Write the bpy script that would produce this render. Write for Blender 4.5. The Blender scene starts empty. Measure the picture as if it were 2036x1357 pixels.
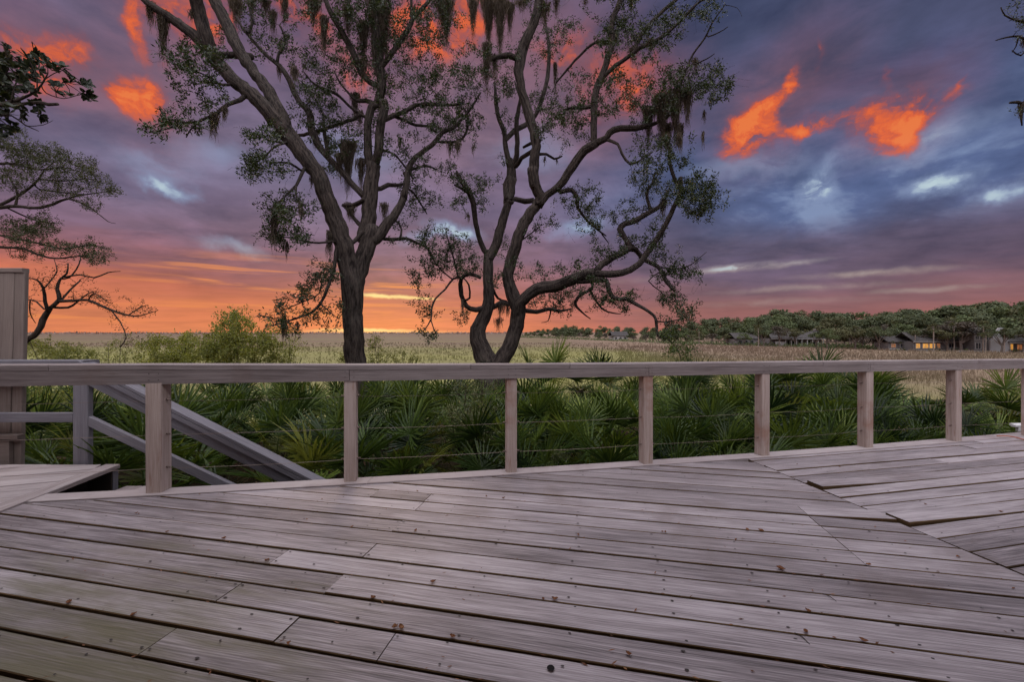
import bpy, math, random
import numpy as np
from mathutils import Vector, Matrix, Euler

random.seed(7)
rng = np.random.default_rng(11)
SC = bpy.context.scene
COL = SC.collection
R = math.radians

# ------------------------------------------------------------------ camera
F, CX, HY = 792.0, 1018.0, 662.0        # focal length / principal column / horizon row of the photograph
EYE = 5.0                               # eye above the marsh
DECKH, DECKY, SLOPE = 1.08, 680.0, 18.0 / 792.0   # eye above deck; the deck falls gently away from the house


def at(px, py, Y):
    return Vector(((px - CX) / F * Y, Y, EYE - (py - HY) / F * Y))


def on_deck(px, py):
    Y = DECKH * F / (py - DECKY)
    return (px - CX) / F * Y, Y


def zd(Y):
    return EYE - DECKH - SLOPE * Y


def D(X, Y, w=0.0):
    return (X, Y, zd(Y) + w)


cam_d = bpy.data.cameras.new('camera')
cam = bpy.data.objects.new('camera', cam_d)
COL.objects.link(cam)
cam.location = (0, 0, EYE)
cam.rotation_euler = (R(90), 0, 0)
cam_d.sensor_width = 36.0
cam_d.lens = F / 2036.0 * 36.0
cam_d.shift_y = -(678.5 - HY) / 2036.0
cam_d.clip_start = 0.05
cam_d.clip_end = 9000
SC.camera = cam


# ------------------------------------------------------------------ helpers
def lin(r, g, b):
    f = lambda c: (c / 255 / 12.92) if c / 255 <= 0.04045 else ((c / 255 + 0.055) / 1.055) ** 2.4
    return (f(r), f(g), f(b), 1.0)


class MB:
    """collects faces and builds ONE mesh object"""

    def __init__(self):
        self.v, self.f, self.uv, self.m, self.t = [], [], [], [], []
        self.n = 0

    def add(self, verts, faces, uv=None, mi=0, tone=0.5):
        base = self.n
        self.v.extend(tuple(p) for p in verts)
        self.n += len(verts)
        for f in faces:
            self.f.append(tuple(i + base for i in f))
            self.m.append(mi)
            self.t.append(tone)
            if uv is not None:
                self.uv.extend(uv[i] for i in f)
            else:
                self.uv.extend((verts[i][0], verts[i][1]) for i in f)

    def box(self, o, ax, ay, az, mi=0, tone=None, bev=0.0):
        """box from corner o along the three edge vectors; grain along the longest; chamfered edges"""
        o = Vector(o)
        A = [Vector(ax), Vector(ay), Vector(az)]
        L = [a.length for a in A]
        g = max(range(3), key=lambda i: L[i])
        A = [A[g], A[(g + 1) % 3], A[(g + 2) % 3]]
        L = [a.length for a in A]
        E = [a.normalized() for a in A]
        if tone is None:
            tone = random.random()
        off = random.random() * 40
        c = min(bev, L[1] * .3, L[2] * .3)
        if c > 0:
            prof = [(c, 0), (L[1] - c, 0), (L[1], c), (L[1], L[2] - c), (L[1] - c, L[2]), (c, L[2]), (0, L[2] - c), (0, c)]
        else:
            prof = [(0, 0), (L[1], 0), (L[1], L[2]), (0, L[2])]
        n = len(prof)
        per = [0.0]
        for i in range(n):
            a, b = prof[i], prof[(i + 1) % n]
            per.append(per[-1] + math.hypot(b[0] - a[0], b[1] - a[1]))
        flip = A[0].cross(A[1]).dot(A[2]) < 0
        vs, fs, us = [], [], []
        for k, u in enumerate((0, L[0])):
            for i in range(n + 1):
                p = prof[i % n]
                vs.append(o + E[0] * u + E[1] * p[0] + E[2] * p[1])
                us.append((u + off, per[i] + off))
        for i in range(n):
            q = (i, i + n + 1, i + n + 2, i + 1)
            fs.append(q if flip else q[::-1])
        self.add(vs, fs, us, mi, tone)
        for k, u in enumerate((0, L[0])):
            vv = [o + E[0] * u + E[1] * p[0] + E[2] * p[1] for p in prof]
            uu = [(off + p[0] * .3, off + p[1]) for p in prof]
            q = tuple(range(n))
            self.add(vv, [q if (k == 0) != (not flip) else q[::-1]], uu, mi, tone)

    def tube(self, pts, rad, sides=6, mi=0, cap=True, rough=0.0):
        pts = [Vector(p) for p in pts]
        n = len(pts)
        if n < 2:
            return
        base = self.n
        t0 = (pts[1] - pts[0]).normalized()
        up = Vector((0, 0, 1)) if abs(t0.z) < .9 else Vector((0, 1, 0))
        e = t0.cross(up).normalized()
        acc = 0.0
        for i in range(n):
            t = (pts[min(i + 1, n - 1)] - pts[max(i - 1, 0)])
            t = t.normalized() if t.length > 1e-9 else t0
            e = (e - t * e.dot(t))
            e = e.normalized() if e.length > 1e-6 else t.orthogonal().normalized()
            b = t.cross(e)
            for k in range(sides):
                a = 2 * math.pi * k / sides
                r = rad[i] * (1 + (random.uniform(-rough, rough) if rough else 0))
                self.v.append(tuple(pts[i] + e * (math.cos(a) * r) + b * (math.sin(a) * r)))
        self.n += n * sides
        for i in range(n - 1):
            L = (pts[i + 1] - pts[i]).length
            for k in range(sides):
                k2 = (k + 1) % sides
                self.f.append((base + i * sides + k, base + i * sides + k2, base + (i + 1) * sides + k2, base + (i + 1) * sides + k))
                self.m.append(mi)
                self.t.append(.5)
                self.uv.extend(((acc, k / sides), (acc, (k + 1) / sides), (acc + L, (k + 1) / sides), (acc + L, k / sides)))
            acc += L
        if cap and sides > 2:
            for i, rev in ((0, True), (n - 1, False)):
                q = tuple(base + i * sides + k for k in range(sides))
                self.f.append(q[::-1] if rev else q)
                self.m.append(mi)
                self.t.append(.5)
                self.uv.extend((0, 0) for _ in q)

    def quads(self, V, mi=0):
        """V: (n,4,3) numpy"""
        base = self.n
        n = len(V)
        self.v.extend(map(tuple, V.reshape(-1, 3).tolist()))
        self.f.extend((base + 4 * i, base + 4 * i + 1, base + 4 * i + 2, base + 4 * i + 3) for i in range(n))
        self.m.extend([mi] * n)
        self.t.extend([.5] * n)
        self.uv.extend(((0, 0), (1, 0), (1, 1), (0, 1)) * n)
        self.n += 4 * n

    def mesh(self, name, mats, smooth=False):
        me = bpy.data.meshes.new(name)
        me.from_pydata(self.v, [], self.f)
        for m in (mats if isinstance(mats, (list, tuple)) else [mats]):
            me.materials.append(m)
        me.polygons.foreach_set('material_index', self.m)
        if smooth:
            me.polygons.foreach_set('use_smooth', [True] * len(self.f))
        l = me.uv_layers.new(name='grain')
        l.data.foreach_set('uv', np.array(self.uv, dtype=np.float32).ravel())
        a = me.attributes.new('tone', 'FLOAT', 'FACE')
        a.data.foreach_set('value', np.array(self.t, dtype=np.float32))
        me.update()
        return me

    def build(self, name, mats, parent=None, smooth=False):
        o = bpy.data.objects.new(name, self.mesh(name, mats, smooth))
        COL.objects.link(o)
        if parent is not None:
            put(o, parent)
        return o


def put(o, parent):
    """parent o while keeping it where it is (parents are unrotated Empties at a base point or meshes at the origin)"""
    o.parent = parent
    if parent.parent is None:
        o.location = Vector(o.location) - Vector(parent.location)


def tag(o, label=None, cat=None, group=None, kind=None):
    if label:
        o['label'] = label
    if cat:
        o['category'] = cat
    if group:
        o['group'] = group
    if kind:
        o['kind'] = kind
    return o


def empty(name, loc, label, cat, group=None):
    o = bpy.data.objects.new(name, None)
    COL.objects.link(o)
    o.location = loc
    return tag(o, label, cat, group)


def leaf_quads(P, Dr, N, L, W):
    """diamond leaves: base P, direction Dr, blade normal N, length L, width W (numpy)"""
    S = np.cross(Dr, N)
    S /= np.linalg.norm(S, axis=1, keepdims=True) + 1e-9
    L = np.asarray(L).reshape(-1, 1)
    W = np.asarray(W).reshape(-1, 1)
    mid = P + Dr * L * .55
    return np.stack([P, mid + S * W * .5, P + Dr * L, mid - S * W * .5], axis=1)


def unit(n):
    v = rng.normal(size=(n, 3))
    return v / np.linalg.norm(v, axis=1, keepdims=True)


# ------------------------------------------------------------------ node helpers
class NT:
    def __init__(self, tree):
        self.t = tree
        self.l = tree.links

    def n(self, typ, **kw):
        nd = self.t.nodes.new(typ)
        for k, v in kw.items():
            setattr(nd, k, v)
        return nd

    def _in(self, sock, v):
        if v is None:
            return
        if isinstance(v, bpy.types.NodeSocket):
            self.l.new(v, sock)
        else:
            sock.default_value = v

    def math(self, op, a, b=None, c=None, clamp=False):
        nd = self.n('ShaderNodeMath', operation=op, use_clamp=clamp)
        self._in(nd.inputs[0], a)
        self._in(nd.inputs[1], b)
        self._in(nd.inputs[2], c)
        return nd.outputs[0]

    def vmath(self, op, a, b=None):
        nd = self.n('ShaderNodeVectorMath', operation=op)
        self._in(nd.inputs[0], a)
        self._in(nd.inputs[1], b)
        return nd.outputs['Value'] if op in ('LENGTH', 'DOT_PRODUCT', 'DISTANCE') else nd.outputs[0]

    def rng(self, v, a, b, c=0.0, d=1.0, smooth=True):
        nd = self.n('ShaderNodeMapRange', interpolation_type='SMOOTHSTEP' if smooth else 'LINEAR')
        self._in(nd.inputs[0], v)
        for i, x in enumerate((a, b, c, d)):
            self._in(nd.inputs[i + 1], x)
        return nd.outputs[0]

    def mix(self, f, a, b, mode='MIX'):
        nd = self.n('ShaderNodeMix', data_type='RGBA', blend_type=mode)
        self._in(nd.inputs[0], f)
        self._in(nd.inputs[6], a)
        self._in(nd.inputs[7], b)
        return nd.outputs[2]

    def ramp(self, f, stops, interp='LINEAR'):
        nd = self.n('ShaderNodeValToRGB')
        cr = nd.color_ramp
        cr.interpolation = interp
        while len(cr.elements) < len(stops):
            cr.elements.new(0.5)
        for e, (p, c) in zip(cr.elements, stops):
            e.position = p
            e.color = c if isinstance(c, tuple) else (c, c, c, 1)
        self._in(nd.inputs[0], f)
        return nd.outputs[0]

    def noise(self, vec, scale, detail=4.0, rough=.55, dist=0.0, out='Fac'):
        nd = self.n('ShaderNodeTexNoise')
        self._in(nd.inputs['Vector'], vec)
        nd.inputs['Scale'].default_value = scale
        nd.inputs['Detail'].default_value = detail
        nd.inputs['Roughness'].default_value = rough
        nd.inputs['Distortion'].default_value = dist
        return nd.outputs[out]

    def mapping(self, vec, loc=(0, 0, 0), rot=(0, 0, 0), scale=(1, 1, 1), typ='POINT'):
        nd = self.n('ShaderNodeMapping', vector_type=typ)
        self._in(nd.inputs[0], vec)
        nd.inputs[1].default_value = loc
        nd.inputs[2].default_value = rot
        nd.inputs[3].default_value = scale
        return nd.outputs[0]


def material(name):
    m = bpy.data.materials.new(name)
    m.use_nodes = True
    nt = NT(m.node_tree)
    bs = m.node_tree.nodes['Principled BSDF']
    return m, nt, bs


def bump(nt, bs, h, strength, dist=0.01):
    b = nt.n('ShaderNodeBump')
    b.inputs['Strength'].default_value = strength
    b.inputs['Distance'].default_value = dist
    nt._in(b.inputs['Height'], h)
    nt.l.new(b.outputs[0], bs.inputs['Normal'])


def wood(name, dark, mid, light, rough=.75, spec=.3, streak=1.0, stain=None, bumps=.35, tonev=.3, green=None, stains=.42):
    m, nt, bs = material(name)
    uv = nt.n('ShaderNodeUVMap', uv_map='grain').outputs[0]
    tone = nt.n('ShaderNodeAttribute', attribute_name='tone').outputs['Fac']
    obj = nt.n('ShaderNodeTexCoord').outputs['Object']
    wob = nt.noise(nt.mapping(uv, scale=(1.3, 5, 1)), 1.0, 2, out='Color')
    uvw = nt.vmath('ADD', uv, nt.vmath('MULTIPLY', nt.vmath('SUBTRACT', wob, (.5, .5, .5)), (0, .035, 0)))
    g1 = nt.noise(nt.mapping(uvw, scale=(1.6, 55, 1)), 1.0, 4, .6)
    g2 = nt.noise(nt.mapping(uvw, scale=(5, 150, 1)), 1.0, 3, .6)
    big = nt.noise(nt.mapping(uv, scale=(1.2, 4.5, 1)), 1.0, 4, .6)
    fig = nt.n('ShaderNodeTexWave', wave_type='BANDS', bands_direction='Y')
    nt.l.new(nt.mapping(nt.vmath('ADD', uv, nt.vmath('MULTIPLY', nt.vmath('SUBTRACT', nt.noise(nt.mapping(uv, scale=(.9, 6, 1), loc=(2, 2, 0)), 1.0, 2, out='Color'), (.5, .5, .5)), (0, .09, 0))), scale=(.4, 1, 1)), fig.inputs['Vector'])
    fig.inputs['Scale'].default_value = 34
    fig.inputs['Distortion'].default_value = 1.5
    fig.inputs['Detail'].default_value = 3
    g = nt.math('ADD', nt.math('MULTIPLY', g1, .5), nt.math('MULTIPLY', g2, .43))
    g = nt.math('ADD', g, nt.math('MULTIPLY', fig.outputs['Fac'], .07))
    gg = nt.math('ADD', nt.math('MULTIPLY', nt.math('SUBTRACT', g, .5), 2.3 * streak), .5)
    gg = nt.math('ADD', gg, nt.math('MULTIPLY', nt.math('SUBTRACT', big, .5), .75))
    gg = nt.math('ADD', gg, nt.math('MULTIPLY', nt.math('SUBTRACT', tone, .5), tonev), clamp=True)
    col = nt.ramp(gg, [(.12, dark), (.5, mid), (.88, light)])
    # fine dark cracks along the grain
    crk = nt.noise(nt.mapping(uvw, scale=(2.2, 120, 1), loc=(3, 7, 0)), 1.0, 5, .7)
    cm = nt.rng(crk, .60, .74)
    patch = nt.rng(nt.noise(nt.mapping(uv, scale=(2.0, 7, 1), loc=(9, 2, 0)), 1.0, 3), .48, .66)
    cm = nt.math('MULTIPLY', cm, nt.math('ADD', nt.math('MULTIPLY', patch, .85), .12))
    col = nt.mix(nt.math('MULTIPLY', cm, .75), col, tuple(c * .28 for c in dark[:3]) + (1,))
    if stain:
        sm = nt.rng(nt.noise(nt.mapping(obj, loc=(4.2, 1.7, 0)), 1.7, 6, .65), .52, .70)
        sm2 = nt.rng(nt.noise(nt.mapping(uv, scale=(3.0, 22, 1), loc=(1, 5, 0)), 1.0, 5, .7), .56, .72)
        col = nt.mix(nt.math('MULTIPLY', sm, stains), col, stain)
        col = nt.mix(nt.math('MULTIPLY', sm2, stains * .9), col, stain)
    if green:
        gc, c0, r0 = green
        dist = nt.vmath('DISTANCE', obj, c0)
        nz = nt.noise(nt.mapping(uv, scale=(1.5, 9, 1)), 1.0, 6, .65)
        k = nt.math('SUBTRACT', nt.math('ADD', nt.math('MULTIPLY', nz, 2.0), .35), nt.math('DIVIDE', dist, r0))
        col = nt.mix(nt.math('MULTIPLY', nt.rng(k, .15, 1.1), .8), col, gc)
    nt.l.new(col, bs.inputs['Base Color'])
    bs.inputs['Roughness'].default_value = rough
    bs.inputs['Specular IOR Level'].default_value = spec
    h = nt.math('SUBTRACT', g, nt.math('MULTIPLY', cm, .6))
    bump(nt, bs, h, bumps, .006)
    return m


def leafmat(name, c1, c2, c3=None, trans=.35, rough=.5, spec=.3, each=0.0):
    m, nt, bs = material(name)
    ri = nt.n('ShaderNodeNewGeometry').outputs['Random Per Island']
    obj = nt.n('ShaderNodeTexCoord').outputs['Object']
    nz = nt.noise(obj, 1.3, 3)
    f = nt.math('ADD', nt.math('MULTIPLY', ri, .7), nt.math('MULTIPLY', nt.math('SUBTRACT', nz, .35), .8), clamp=True)
    if each:      # every leaf object has a shade of its own
        f = nt.math('ADD', nt.math('MULTIPLY', f, 1 - each * .6), nt.math('MULTIPLY', nt.math('SUBTRACT', nt.n('ShaderNodeObjectInfo').outputs['Random'], .45), each), clamp=True)
    stops = [(.1, c1), (.75, c2)]
    if c3:
        stops.append((.97, c3))
    col = nt.ramp(f, stops)
    nt.l.new(col, bs.inputs['Base Color'])
    bs.inputs['Roughness'].default_value = rough
    bs.inputs['Specular IOR Level'].default_value = spec
    tr = nt.n('ShaderNodeBsdfTranslucent')
    nt.l.new(nt.mix(1.0, col, (1.3, 1.25, .7, 1), 'MULTIPLY'), tr.inputs[0])
    mx = nt.n('ShaderNodeMixShader')
    mx.inputs[0].default_value = trans
    nt.l.new(bs.outputs[0], mx.inputs[1])
    nt.l.new(tr.outputs[0], mx.inputs[2])
    out = m.node_tree.nodes['Material Output']
    nt.l.new(mx.outputs[0], out.inputs[0])
    return m


def plain(name, col, rough=.6, metal=0.0, nscale=0, namt=.3, spec=.3):
    m, nt, bs = material(name)
    if nscale:
        obj = nt.n('ShaderNodeTexCoord').outputs['Object']
        n1 = nt.noise(obj, nscale, 5, .6)
        c = nt.mix(nt.rng(n1, .3, .7), tuple(x * (1 - namt) for x in col[:3]) + (1,), tuple(min(1, x * (1 + namt)) for x in col[:3]) + (1,))
        nt.l.new(c, bs.inputs['Base Color'])
        bump(nt, bs, n1, .3, .02)
    else:
        bs.inputs['Base Color'].default_value = tuple(col[:3]) + (1,)
    bs.inputs['Roughness'].default_value = rough
    bs.inputs['Metallic'].default_value = metal
    bs.inputs['Specular IOR Level'].default_value = spec
    return m


def bark(name, dark, light, lichen=None, sx=1.0):
    m, nt, bs = material(name)
    obj = nt.n('ShaderNodeTexCoord').outputs['Object']
    uv = nt.n('ShaderNodeUVMap', uv_map='grain').outputs[0]
    rid = nt.noise(nt.mapping(uv, scale=(2.6 * sx, 17, 1)), 1.0, 5, .65, .4)
    n2 = nt.noise(nt.mapping(obj, scale=(1, 1, .22)), 34, 4, .65)
    f = nt.math('ADD', nt.math('MULTIPLY', rid, .6), nt.math('MULTIPLY', n2, .4))
    col = nt.ramp(f, [(.40, dark), (.60, light)])
    if lichen:
        col = nt.mix(nt.math('MULTIPLY', nt.rng(nt.noise(obj, 3.2, 5, .65), .52, .72), .35), col, lichen)
    nt.l.new(col, bs.inputs['Base Color'])
    bs.inputs['Roughness'].default_value = .9
    bs.inputs['Specular IOR Level'].default_value = .15
    bump(nt, bs, f, 1.0, .06)
    return m
# ------------------------------------------------------------------ sky and light
world = bpy.data.worlds.new('World')
SC.world = world
world.use_nodes = True
wt = NT(world.node_tree)
bg = world.node_tree.nodes['Background']
SUN_AZ, SUN_EL = -17.0, 14.0


def azel(px, py):
    az = math.atan((px - CX) / F)
    return az, math.atan((HY - py) / F * math.cos(az))


def sky():
    gen = wt.n('ShaderNodeTexCoord').outputs['Generated']
    sep = wt.n('ShaderNodeSeparateXYZ')
    wt.l.new(gen, sep.inputs[0])
    x, y, z = sep.outputs
    az = wt.math('ARCTAN2', x, y)
    el = wt.math('ARCSINE', z)
    cmb = wt.n('ShaderNodeCombineXYZ')
    wt.l.new(az, cmb.inputs[0])
    wt.l.new(el, cmb.inputs[1])
    P = cmb.outputs[0]
    # cloud deck seen in perspective
    iz = wt.math('DIVIDE', 1.0, wt.math('ADD', wt.math('MAXIMUM', z, 0.0), .10))
    q = wt.n('ShaderNodeCombineXYZ')
    wt.l.new(wt.math('MULTIPLY', x, iz), q.inputs[0])
    wt.l.new(wt.math('MULTIPLY', y, iz), q.inputs[1])
    Q = q.outputs[0]
    # elevation ramps (position = elevation / 45 deg), with streaks disturbing them
    s1 = wt.noise(wt.mapping(P, scale=(2.2, 26, 1)), 1.0, 5, .6, .3)
    s2 = wt.noise(wt.mapping(P, scale=(2.0, 5.5, 1), loc=(3, 1, 0)), 1.0, 4, .55)
    elw = wt.math('ADD', el, wt.math('MULTIPLY', wt.math('SUBTRACT', s1, .5), .065))
    elw = wt.math('ADD', elw, wt.math('MULTIPLY', wt.math('SUBTRACT', s2, .5), .10))
    t = wt.math('DIVIDE', elw, R(45))
    S = lambda d: d / 45.0
    left = wt.ramp(t, [(0, lin(216, 128, 90)), (S(3), lin(210, 118, 86)), (S(5.4), lin(192, 106, 86)), (S(7.6), lin(150, 95, 100)),
                       (S(10.5), lin(120, 94, 114)), (S(19), lin(112, 102, 128)), (S(26), lin(112, 98, 122)), (S(33), lin(92, 86, 114)), (S(42), lin(76, 80, 112))])
    right = wt.ramp(t, [(0, lin(158, 100, 96)), (S(3), lin(134, 94, 100)), (S(7), lin(104, 86, 106)), (S(12), lin(82, 79, 105)), (S(17), lin(76, 86, 120)),
                        (S(22), lin(82, 94, 130)), (S(26), lin(76, 80, 110)), (S(33), lin(68, 73, 101)), (S(42), lin(62, 72, 104))])
    mid = wt.ramp(t, [(0, lin(212, 124, 94)), (S(3.5), lin(190, 108, 94)), (S(6.6), lin(154, 99, 103)), (S(9.5), lin(130, 97, 114)), (S(17), lin(116, 100, 126)),
                      (S(24), lin(122, 100, 120)), (S(32), lin(112, 94, 114)), (S(42), lin(100, 88, 110))])
    c = wt.mix(wt.rng(az, R(-30), R(-8)), left, mid)
    c = wt.mix(wt.rng(wt.math('ADD', az, wt.math('MULTIPLY', wt.math('SUBTRACT', s2, .5), .25)), R(0), R(27)), c, right)
    # soft cloud modelling: perspective layer, then mottled heaps
    n1 = wt.noise(wt.mapping(Q, scale=(1.0, 1.5, 1)), 1.9, 7, .6, .35)
    n2 = wt.noise(wt.mapping(Q, scale=(1.0, 1.6, 1), loc=(5, 3, 0)), .75, 4, .5, .2)
    n3 = wt.noise(wt.mapping(P, scale=(5.5, 12.5, 1), loc=(2, 4, 0)), 1.0, 8, .6, .25)
    hgt = wt.rng(el, R(3), R(10), .35, 1.0)
    f1 = wt.math('ADD', .5, wt.math('MULTIPLY', wt.math('SUBTRACT', n1, .5), hgt))
    f3 = wt.math('ADD', .5, wt.math('MULTIPLY', wt.math('SUBTRACT', n3, .5), hgt))
    c = wt.mix(1.0, c, wt.ramp(f1, [(.30, (.70, .74, .80, 1)), (.50, (1, 1, 1, 1)), (.70, (1.18, 1.17, 1.18, 1))]), 'MULTIPLY')
    c = wt.mix(1.0, c, wt.ramp(f3, [(.30, (.70, .72, .78, 1)), (.48, (1.02, 1.02, 1.02, 1)), (.66, (1.34, 1.31, 1.34, 1))]), 'MULTIPLY')
    c = wt.mix(1.0, c, wt.ramp(n2, [(.30, (.84, .87, .92, 1)), (.50, (1, 1, 1, 1)), (.70, (1.07, 1.05, 1.04, 1))]), 'MULTIPLY')
    # ragged coordinates for single clouds
    w1 = wt.noise(P, 7.0, 4, .6, .3, out='Color')
    w2 = wt.noise(wt.mapping(P, loc=(8, 2, 0)), 24.0, 5, .6, .2, out='Color')
    W0 = wt.vmath('ADD', P, wt.vmath('MULTIPLY', wt.vmath('SUBTRACT', w1, (.5, .5, .5)), (.10, .07, 0)))
    W = wt.vmath('ADD', W0, wt.vmath('MULTIPLY', wt.vmath('SUBTRACT', w2, (.5, .5, .5)), (.045, .035, 0)))

    def blobs(items, vec, inner=.0):
        acc = None
        for (px, py, rx, ry, rot, amp) in items:
            a, e = azel(px, py)
            k = math.cos(a) / F        # pixels to radians thereabouts
            sx, sy, cr, sr_ = rx * k * math.cos(a), ry * k, math.cos(R(rot)), math.sin(R(rot))
            A, B = (cr / sx, sr_ / sx, 0), (-sr_ / sy, cr / sy, 0)
            u = wt.math('SUBTRACT', wt.vmath('DOT_PRODUCT', vec, A), a * A[0] + e * A[1])
            uu = wt.math('MULTIPLY', u, u)
            v = wt.math('SUBTRACT', wt.vmath('DOT_PRODUCT', vec, B), a * B[0] + e * B[1])
            g = wt.rng(wt.math('SQRT', wt.math('MULTIPLY_ADD', v, v, uu)), 1.0, inner, 0.0, amp)
            acc = g if acc is None else wt.math('ADD', acc, g)
        return acc
    # the blue break in the cloud on the right and the paler mauve ones
    blue = blobs([(1720, 360, 480, 130, 0, .9), (1990, 330, 260, 110, 0, .5), (1560, 420, 300, 70, 0, .5), (330, 350, 320, 100, 0, .5), (660, 380, 260, 120, 0, .35), (1130, 400, 240, 120, 0, .35)], W0)
    bl = wt.ramp(f3, [(.32, lin(70, 86, 128)), (.5, lin(96, 114, 160)), (.62, lin(140, 160, 198))])
    c = wt.mix(wt.math('MULTIPLY', wt.math('MINIMUM', blue, 1.0), .72), c, wt.mix(wt.rng(az, R(2), R(22), .55, 0.0), bl, lin(128, 112, 138)))
    breaks = blobs([(1622, 365, 62, 34, -14, 1.0), (1870, 358, 110, 36, 10, 1.0), (1985, 382, 90, 26, -10, .8), (1850, 275, 200, 44, 6, .55), (1650, 322, 90, 30, 16, .45), (1480, 335, 170, 36, 0, .4),
                    (335, 366, 80, 26, -12, .8), (300, 320, 140, 36, 0, .35), (470, 490, 90, 22, -8, .45), (420, 300, 130, 40, 0, .35), (900, 460, 80, 26, -10, .85), (840, 472, 60, 20, 20, .6), (1150, 452, 90, 26, 8, .6),
                    (1060, 300, 140, 50, 0, .3), (700, 305, 140, 60, 0, .3)], W)
    W2 = wt.vmath('ADD', P, wt.vmath('MULTIPLY', wt.vmath('SUBTRACT', w1, (.5, .5, .5)), (.10, .02, 0)))
    W2 = wt.vmath('ADD', W2, wt.vmath('MULTIPLY', wt.vmath('SUBTRACT', w2, (.5, .5, .5)), (.05, .008, 0)))
    breaks = wt.math('ADD', breaks, blobs([(1460, 534, 120, 11, 3, .75), (1570, 527, 100, 9, 4, .5), (1740, 543, 230, 11, 0, .45), (1600, 574, 250, 10, 0, .35), (1850, 575, 190, 9, 0, .35), (1540, 602, 240, 10, 0, .2), (1200, 560, 200, 9, 0, .15)], W2))
    fb = wt.noise(wt.mapping(W0, scale=(1, 1.7, 1), loc=(1, 6, 0)), 11, 6, .6, .3)
    bk_ = wt.math('MULTIPLY', breaks, wt.rng(fb, .30, .56, .28, 1.45))
    bcol = wt.mix(wt.rng(el, R(6), R(13)), lin(176, 156, 150), lin(140, 156, 190))
    c = wt.mix(wt.math('MINIMUM', bk_, .9), c, bcol)
    c = wt.mix(wt.math('MULTIPLY', wt.rng(bk_, .5, 1.4), .85), c, lin(196, 216, 222))
    # dull red glow round the lit clouds, smoke, then the lit clouds themselves
    glow = blobs([(280, 195, 230, 150, 0, .55), (70, 120, 200, 160, 0, .5), (330, 30, 210, 120, 0, .6), (640, 40, 330, 150, 0, .4), (1000, 90, 330, 170, 0, .45), (1240, 190, 240, 160, 0, .6),
                  (1540, 215, 260, 130, 40, .6), (1790, 225, 240, 120, 10, .55), (600, 575, 520, 75, 0, .3), (700, 130, 260, 120, 0, .35)], W0)
    c = wt.mix(wt.math('MINIMUM', wt.math('MULTIPLY', glow, wt.rng(n3, .35, .62, .25, .85)), .5), c, lin(156, 92, 92))
    smoke = blobs([(1620, 120, 120, 90, 50, .8), (1800, 170, 110, 50, 20, .6), (1560, 240, 90, 30, 30, .4), (180, 120, 120, 60, 20, .4), (480, 150, 120, 60, 0, .3)], W)
    c = wt.mix(wt.math('MULTIPLY', smoke, .55), c, lin(70, 62, 82))
    fire = blobs([(290, 192, 110, 62, -4, 1.05), (235, 182, 50, 36, 20, .6), (100, 125, 84, 110, -30, 1.0), (128, 185, 60, 66, 0, .5), (22, 82, 76, 46, 0, .55), (330, 122, 30, 20, 0, .45),
                  (262, 44, 40, 80, 15, .7), (340, 18, 130, 56, 0, .75), (430, 40, 80, 76, 0, .65), (590, 8, 140, 60, -10, .65), (905, 50, 150, 80, 20, .7), (700, 150, 96, 50, -30, .5), (800, 30, 120, 70, 0, .5),
                  (1230, 170, 150, 90, 15, .6), (1120, 100, 120, 70, 0, .45),
                  (1476, 268, 76, 66, 30, 1.2), (1512, 226, 70, 40, 50, .9), (1556, 180, 72, 26, 55, 1.0), (1580, 256, 100, 30, 10, .85), (1650, 248, 70, 20, 0, .6), (1730, 244, 74, 56, 8, 1.0), (1790, 262, 90, 54, 15, 1.05),
                  (1810, 205, 60, 46, 30, .7), (1860, 216, 110, 26, 26, .6), (1640, 105, 20, 44, -8, .4), (1755, 180, 18, 44, 8, .5), (1905, 165, 16, 30, -20, .4)], W)
    fw = wt.noise(wt.mapping(W, scale=(1, 1.25, 1)), 15, 6, .62, .3)
    fm = wt.math('MULTIPLY', fire, wt.rng(fw, .30, .66, .2, 1.22))
    fm = wt.math('MULTIPLY', fm, wt.rng(fb, .28, .55, .55, 1.08))
    c = wt.mix(wt.rng(fm, .02, .78, 0, .93), c, wt.ramp(wt.math('ADD', wt.math('MULTIPLY', fm, .75), wt.math('MULTIPLY', wt.math('SUBTRACT', fw, .5), 1.1)), [(.18, lin(160, 78, 74)), (.45, lin(200, 90, 62)), (.75, lin(234, 104, 52)), (1.0, lin(242, 124, 60))]))
    # bands of fire near the horizon under the oaks
    bands = wt.rng(wt.noise(wt.mapping(P, scale=(3.0, 62, 1), loc=(.3, 0, 0)), 1.0, 5, .6, .4), .50, .68)
    bm = wt.math('MULTIPLY', bands, blobs([(620, 560, 560, 58, 0, 1.0), (800, 620, 620, 40, 0, .7), (160, 620, 420, 50, 0, .55)], P))
    c = wt.mix(wt.math('MINIMUM', bm, .75), c, lin(244, 148, 84))
    sunl = blobs([(745, 588, 48, 6, 0, 1.0), (800, 592, 70, 6, -2, 1.0), (850, 594, 40, 4, 0, .7), (720, 657, 150, 5, 0, .8), (760, 664, 260, 11, 0, .6)],
                 wt.vmath('ADD', P, wt.vmath('MULTIPLY', wt.vmath('SUBTRACT', w2, (.5, .5, .5)), (.03, .012, 0))))
    c = wt.mix(wt.math('MINIMUM', sunl, 1.0), c, lin(255, 224, 150))
    # thin, brighter overcast overhead and behind the house
    hi = wt.rng(el, R(44), R(66))
    bk = wt.rng(wt.math('MULTIPLY', y, -1.0), -.10, .45)
    bright = wt.math('MAXIMUM', hi, wt.math('MULTIPLY', bk, wt.rng(el, R(12), R(38))))
    c = wt.mix(wt.rng(z, -.01, -.06), c, (.05, .05, .035, 1))
    ns = wt.n('ShaderNodeTexSky', sky_type='NISHITA', sun_disc=False, sun_elevation=R(3), sun_rotation=R(SUN_AZ))
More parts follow.
